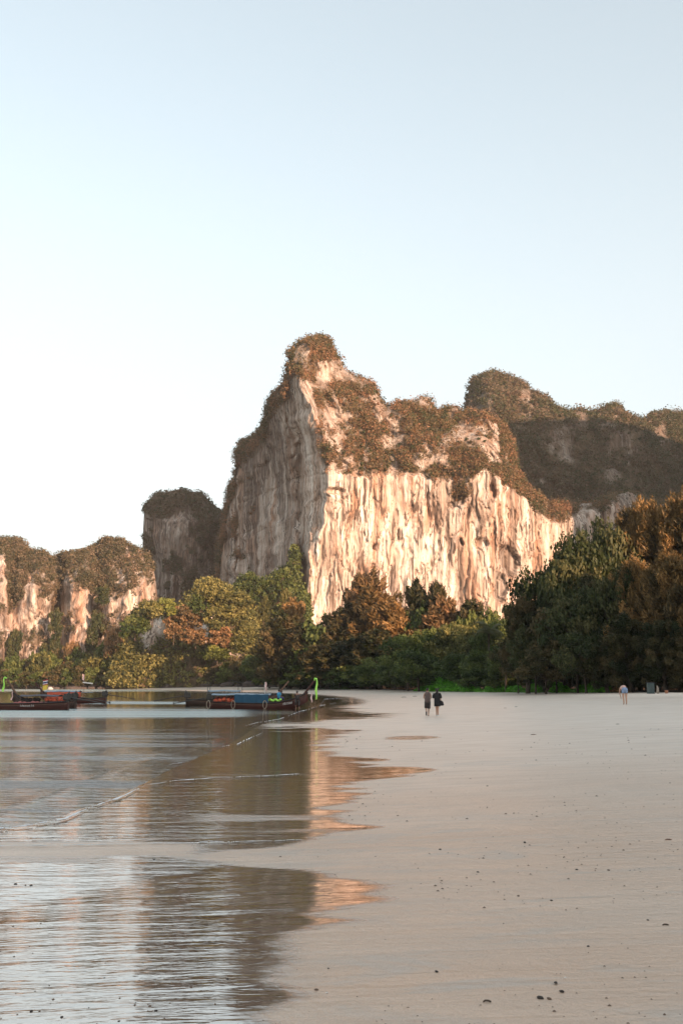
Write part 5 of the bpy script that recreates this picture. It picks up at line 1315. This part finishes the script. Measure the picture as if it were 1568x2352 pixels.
# things under the trees at the far right
q = at(1494, 1588, 106); zc = float(ground_h(q[0:1], q[1:2])[0]); cab = empty('storage_cabinet', (float(q[0]), 106, zc)); cab.scale = (.8, .8, .9)
MB().box((0, 0, .62), (.80, .7, 1.2)).build('cabinet_body', M_TEAL, cab); MB().box((-.2, -.365, .62), (.37, .025, 1.1)).build('cabinet_door', M_TEAL, cab); MB().box((.2, -.365, .62), (.37, .025, 1.1)).build('cabinet_door', M_TEAL, cab)
MB().box((0, 0, 1.26), (.9, .8, .05)).build('cabinet_top', M_GREYCAN, cab); MB().box((0, -.38, .7), (.03, .03, .2)).build('cabinet_handle', M_METAL, cab); tag(cab, 'teal grey cabinet standing in shade under the trees at right', 'cabinet')
q = at(1510, 1588, 105); e = empty('sack', (float(q[0]), 105, float(ground_h(q[0:1], q[1:2])[0])))
MB().loft([(0, 0, 0, .11, .10), (0, 0, .25, .14, .12), (.02, 0, .55, .11, .10), (-.02, 0, .7, .06, .05), (-.04, 0, .8, .08, .06), (-.04, 0, .84, .02, .02)], 12).build('sack_body', mat_simple('pale_jute', (.26, .22, .18), .9, .3, 9, .01), e, True)
MB().tube([(-.02 + .1 * math.cos(a), .08 * math.sin(a), .7) for a in np.linspace(0, 6.28, 9)], .015, 5).build('tie_cord', M_ROPE, e); tag(e, 'tall pale sack standing beside the teal cabinet', 'sack')
q = at(1530, 1589, 105); e = empty('bucket', (float(q[0]), 105, float(ground_h(q[0:1], q[1:2])[0])))
MB().loft([(0, 0, 0, .15, .15), (0, 0, .32, .2, .2), (0, 0, .33, .215, .215)], 14).build('bucket_body', mat_simple('faded_orange_plastic', (.42, .2, .13), .6, .1, 3), e, True)
MB().tube([(.2 * math.cos(a), 0, .32 + .16 * math.sin(a)) for a in np.linspace(0, math.pi, 9)], .012, 5).build('bucket_handle', M_METAL, e); tag(e, 'faded orange bucket under the trees right of the sack', 'bucket')
# driftwood and dark dog-like lump by the left end of the tree line
def driftwood(u, v, wpx, label, mat=M_BARK):
    p = gpt(u, v); w = wpx * p.y / F; mb = MB(); rg = np.random.default_rng(int(u + v))
    pts = [(-w / 2, 0, .0), (-w / 5, .03 * w, .006 + .02 * w), (w / 6, -.04 * w, .006 + .02 * w), (w / 2, .05 * w, .0)]
    mb.tube(pts, [.012 * w + .004, .04 * w + .004, .045 * w + .004, .005], 7)
    if w > .25: mb.tube([pts[2], (w * .3, .12 * w, .03)], [.02 * w + .004, .004], 5)
    o = mb.build('driftwood', mat, None, True); o.location = p; return tag(o, label, 'driftwood')
driftwood(928, 1602, 14, 'dark driftwood stick on the sand left of the couple'); driftwood(953, 1600, 12, 'thin driftwood piece just left of the couple head height'); driftwood(1160, 1627, 8, 'small dark driftwood between couple and bending woman', M_WOOD)
driftwood(1185, 1624, 8, 'dark driftwood in line with the bending woman knees'); driftwood(1418, 1664, 9, 'short dark driftwood below the bending woman'); driftwood(1225, 1688, 14, 'faint brown driftwood right of the puddles', M_WOOD)
driftwood(1118, 2302, 17, 'dark flat seaweed strand in the lower right foreground'); driftwood(1528, 2126, 14, 'dark seaweed strand near the right edge'); driftwood(1535, 1930, 16, 'brown strand at the right edge in mid distance', M_WOOD)

# pebbles and shells lying on the sand where the photograph has its larger specks
M_PEB = mat_simple('dark_pebble', (0.045, 0.036, 0.03), .7, .4, 30, .002); M_SHELL = mat_simple('white_shell', (0.75, 0.72, 0.68), .5, .1, 30); M_BRPEB = mat_simple('brown_pebble', (0.15, 0.10, 0.07), .8, .3, 30, .002)
def zc2(x, y): return (800 + x * 1200 / 1568) / 1.2755, (2000 + y * 1000 / 1307) / 1.2755   # from a close look of the lower right
def zc1(x, y): return (x * 1200 / 1568) / 1.2755, (2050 + y * 950 / 1241) / 1.2755            # from a close look of the lower left
BIG = [(zc2(1022, 1209), 26, 'd', 'largest black pebble at lower right foreground'), (zc2(1104, 1184), 18, 'd', 'round dark pebble just above right of the largest one'), (zc2(1081, 1151), 18, 'd', 'dark pebble beside two tiny white shells'), (zc2(1056, 1212), 18, 'b', 'brown pebble touching the largest black one'),
       (zc2(625, 1108), 16, 'd', 'lone dark pebble at the bottom centre'), (zc2(962, 613), 14, 'd', 'dark stone in the middle distance right of centre'), (zc2(639, 640), 12, 'd', 'dark stone at the left of the middle pebble belt'), (zc2(783, 727), 12, 'd', 'dark stone below the middle pebble belt'),
       (zc2(430, 988), 12, 'b', 'brown pebble near two white shells left of centre'), (zc2(211, 1096), 10, 'd', 'small dark pebble at the bottom near the wet sand'), (zc2(165, 1177), 14, 'b', 'brown pebble at the edge of the bottom wet sheen'), (zc2(205, 1189), 11, 'w', 'white shell beside the brown pebble on wet sand'),
       (zc2(404, 1010), 10, 'w', 'white shell pair piece left of centre'), (zc2(370, 983), 8, 'w', 'small white shell above the shell pair'), (zc2(1118, 1131), 8, 'w', 'tiny white shell right of the dark pebble'), (zc2(1434, 911), 12, 'd', 'dark pebble near the right edge, upper of two'), (zc2(1205, 1011), 12, 'd', 'dark pebble right of centre above the seaweed strand'),
       (zc2(1497, 1273), 14, 'b', 'brown pebble in the bottom right corner'), (zc2(1064, 835), 10, 'd', 'dark pebble alone in the right half'), (zc2(938, 817), 9, 'b', 'brown pebble left of the lone dark one'), (zc2(1283, 719), 10, 'd', 'dark pebble at right in the middle belt'), (zc2(1161, 717), 10, 'd', 'dark reddish pebble in the middle belt'),
       (zc1(120, 1194), 15, 'd', 'dark pebble at the bottom left corner'), (zc1(236, 1216), 12, 'd', 'dark pebble right of the bottom left one'), (zc1(597, 1192), 14, 'd', 'dark pebble at the bottom of the wet sheen'), (zc1(455, 1232), 10, 'd', 'dark pebble touching the bottom edge at left'), (zc1(59, 707), 12, 'd', 'dark stone leftmost of three in the bright shallow film'), (zc1(97, 711), 8, 'd', 'middle small stone of three in the shallow film'),
       (zc1(119, 712), 11, 'd', 'right stone of three in the shallow film'), (zc1(871, 1070), 12, 'd', 'black pebble on smooth sand left of centre bottom'), (zc1(732, 1103), 14, 'b', 'reddish brown pebble among the wet sand runnels'), (zc1(590, 613), 9, 'd', 'dark pebble on the smooth sand bar')]
def pebble_mesh(seed, mat, shell=False):
    rg = np.random.default_rng(seed); mb = MB()
    n, m = 9, 6; V = []; 
    for i in range(m):
        a = -math.pi / 2 + math.pi * i / (m - 1)
        for k in range(n):
            t = 2 * math.pi * k / n; r = 1 + .28 * (rg.random() - .5)
            V.append((.5 * math.cos(a) * math.cos(t) * r, .42 * math.cos(a) * math.sin(t) * r, .33 * math.sin(a) * r))
    Fs = [(i * n + k, i * n + (k + 1) % n, (i + 1) * n + (k + 1) % n, (i + 1) * n + k) for i in range(m - 1) for k in range(n)]
    mb.add(V, Fs); return mb.mesh('pebble', mat, True)
PM = {'d': [pebble_mesh(k, M_PEB) for k in range(4)], 'b': [pebble_mesh(k + 9, M_BRPEB) for k in range(3)], 'w': [pebble_mesh(k + 19, M_SHELL) for k in range(2)]}
def pebble(u, v, wpx, k, label, group):
    p = gpt(u, v); s = wpx * .48 * (p - Vector((0, 0, CAMZ))).length / F
    o = link('shell' if k == 'w' else 'pebble', random.choice(PM[k])); o.location = p + Vector((0, 0, s * .03)); o.scale = (s * 1.35, s, s * .85); o.rotation_euler = (0, 0, random.random() * 6)
    tag(o, label, 'shell' if k == 'w' else 'pebble', group)
for (uv, w, k, lb) in BIG: pebble(uv[0], uv[1], w, k, lb, None)
SM = []
for (x, y) in [(623, 443), (1069, 470), (1116, 471), (1418, 475), (984, 561), (1008, 495), (1030, 504), (990, 507), (841, 591), (669, 653), (707, 659), (600, 658), (548, 696), (937, 658), (1081, 663), (1111, 671), (1021, 697), (1046, 710), (935, 703), (794, 756), (889, 776), (820, 775), (668, 786), (1293, 778), (1437, 767),
               (1333, 1001), (1190, 937), (1302, 845), (881, 924), (664, 876), (595, 740), (440, 755), (312, 935), (411, 946), (558, 981), (877, 1080), (1100, 1116), (866, 1097), (792, 1012), (91, 1100), (321, 1204), (473, 1245), (1548, 640), (1531, 648), (1312, 607), (1329, 560), (570, 1300), (19, 1046), (38, 1038), (1206, 1035), (1357, 1018), (1400, 714), (1365, 720), (1240, 700), (1200, 665), (1130, 612), (1105, 640), (1450, 610), (1470, 645)]:
    SM.append(zc2(x, y))
for (x, y) in [(1225, 985), (1205, 1112), (1250, 1120), (1257, 1028), (1475, 922), (1416, 916), (1002, 1088), (956, 1048), (404, 1010), (599, 1034), (445, 935), (283, 803), (180, 805), (120, 1020), (590, 1104), (340, 1180), (236, 1132), (60, 1125), (194, 1165), (400, 1066), (898, 913), (933, 635), (898, 618), (1209, 693), (1255, 577), (520, 1160)]:
    SM.append(zc1(x, y))
BELT = [(2200, 9999, 'in the nearest foreground sand'), (2050, 2200, 'on the sand in the lower middle'), (1900, 2050, 'in the wide pebble belt at mid distance'), (0, 1900, 'on the farther pale sand')]
for v0, v1, bl in BELT:
    for i, (u, v) in enumerate(sorted(p for p in SM if v0 <= p[1] < v1)):
        kk = random.choice('ddbbb'); pebble(u, v, random.uniform(3.5, 6), kk, 'small %s pebble %s, %s from the left' % ('dark' if kk == 'd' else 'brown', bl, nth(i)), 'small scattered pebbles')
# uncountable grit: worm casts and fine shell grit
rg = np.random.default_rng(99); N = 1500; C = []
Y_ = np.exp(rg.uniform(math.log(4.8), math.log(42), N)); X_ = rg.uniform(-.36, .42, N) * Y_; ok = (wet_value(*proj(np.stack([X_, Y_, ground_h(X_, Y_)], -1)), X_, Y_) < .55) | ((Y_ < 9.5) & (rg.random(N) < .6)); dens = fbm(X_ * .25, Y_ * .35, 0, 3, 77) > -.12
X_, Y_ = X_[ok & dens], Y_[ok & dens]; Z_ = ground_h(X_, Y_); s_ = (.0007 + .0009 * rg.random(len(X_)) ** 3) * Y_ ** .8
base = np.array([(-1, -1, 0), (1, -1, 0), (1, 1, 0), (-1, 1, 0), (0, 0, 1)], float); Vg = (np.stack([X_, Y_, Z_], -1)[:, None] + base[None] * np.stack([s_ * 1.5, s_ * 1.2, s_ * 1.1], -1)[:, None]).reshape(-1, 3)
Fg = (np.array([(0, 1, 4), (1, 2, 4), (2, 3, 4), (3, 0, 4)])[None] + 5 * np.arange(len(X_))[:, None, None]).reshape(-1, 3)
tag(link('sand_grit', mesh_np('sand_grit', Vg, Fg, M_BRPEB, False)), 'fine dark grit and worm casts strewn over the sand', kind='stuff')
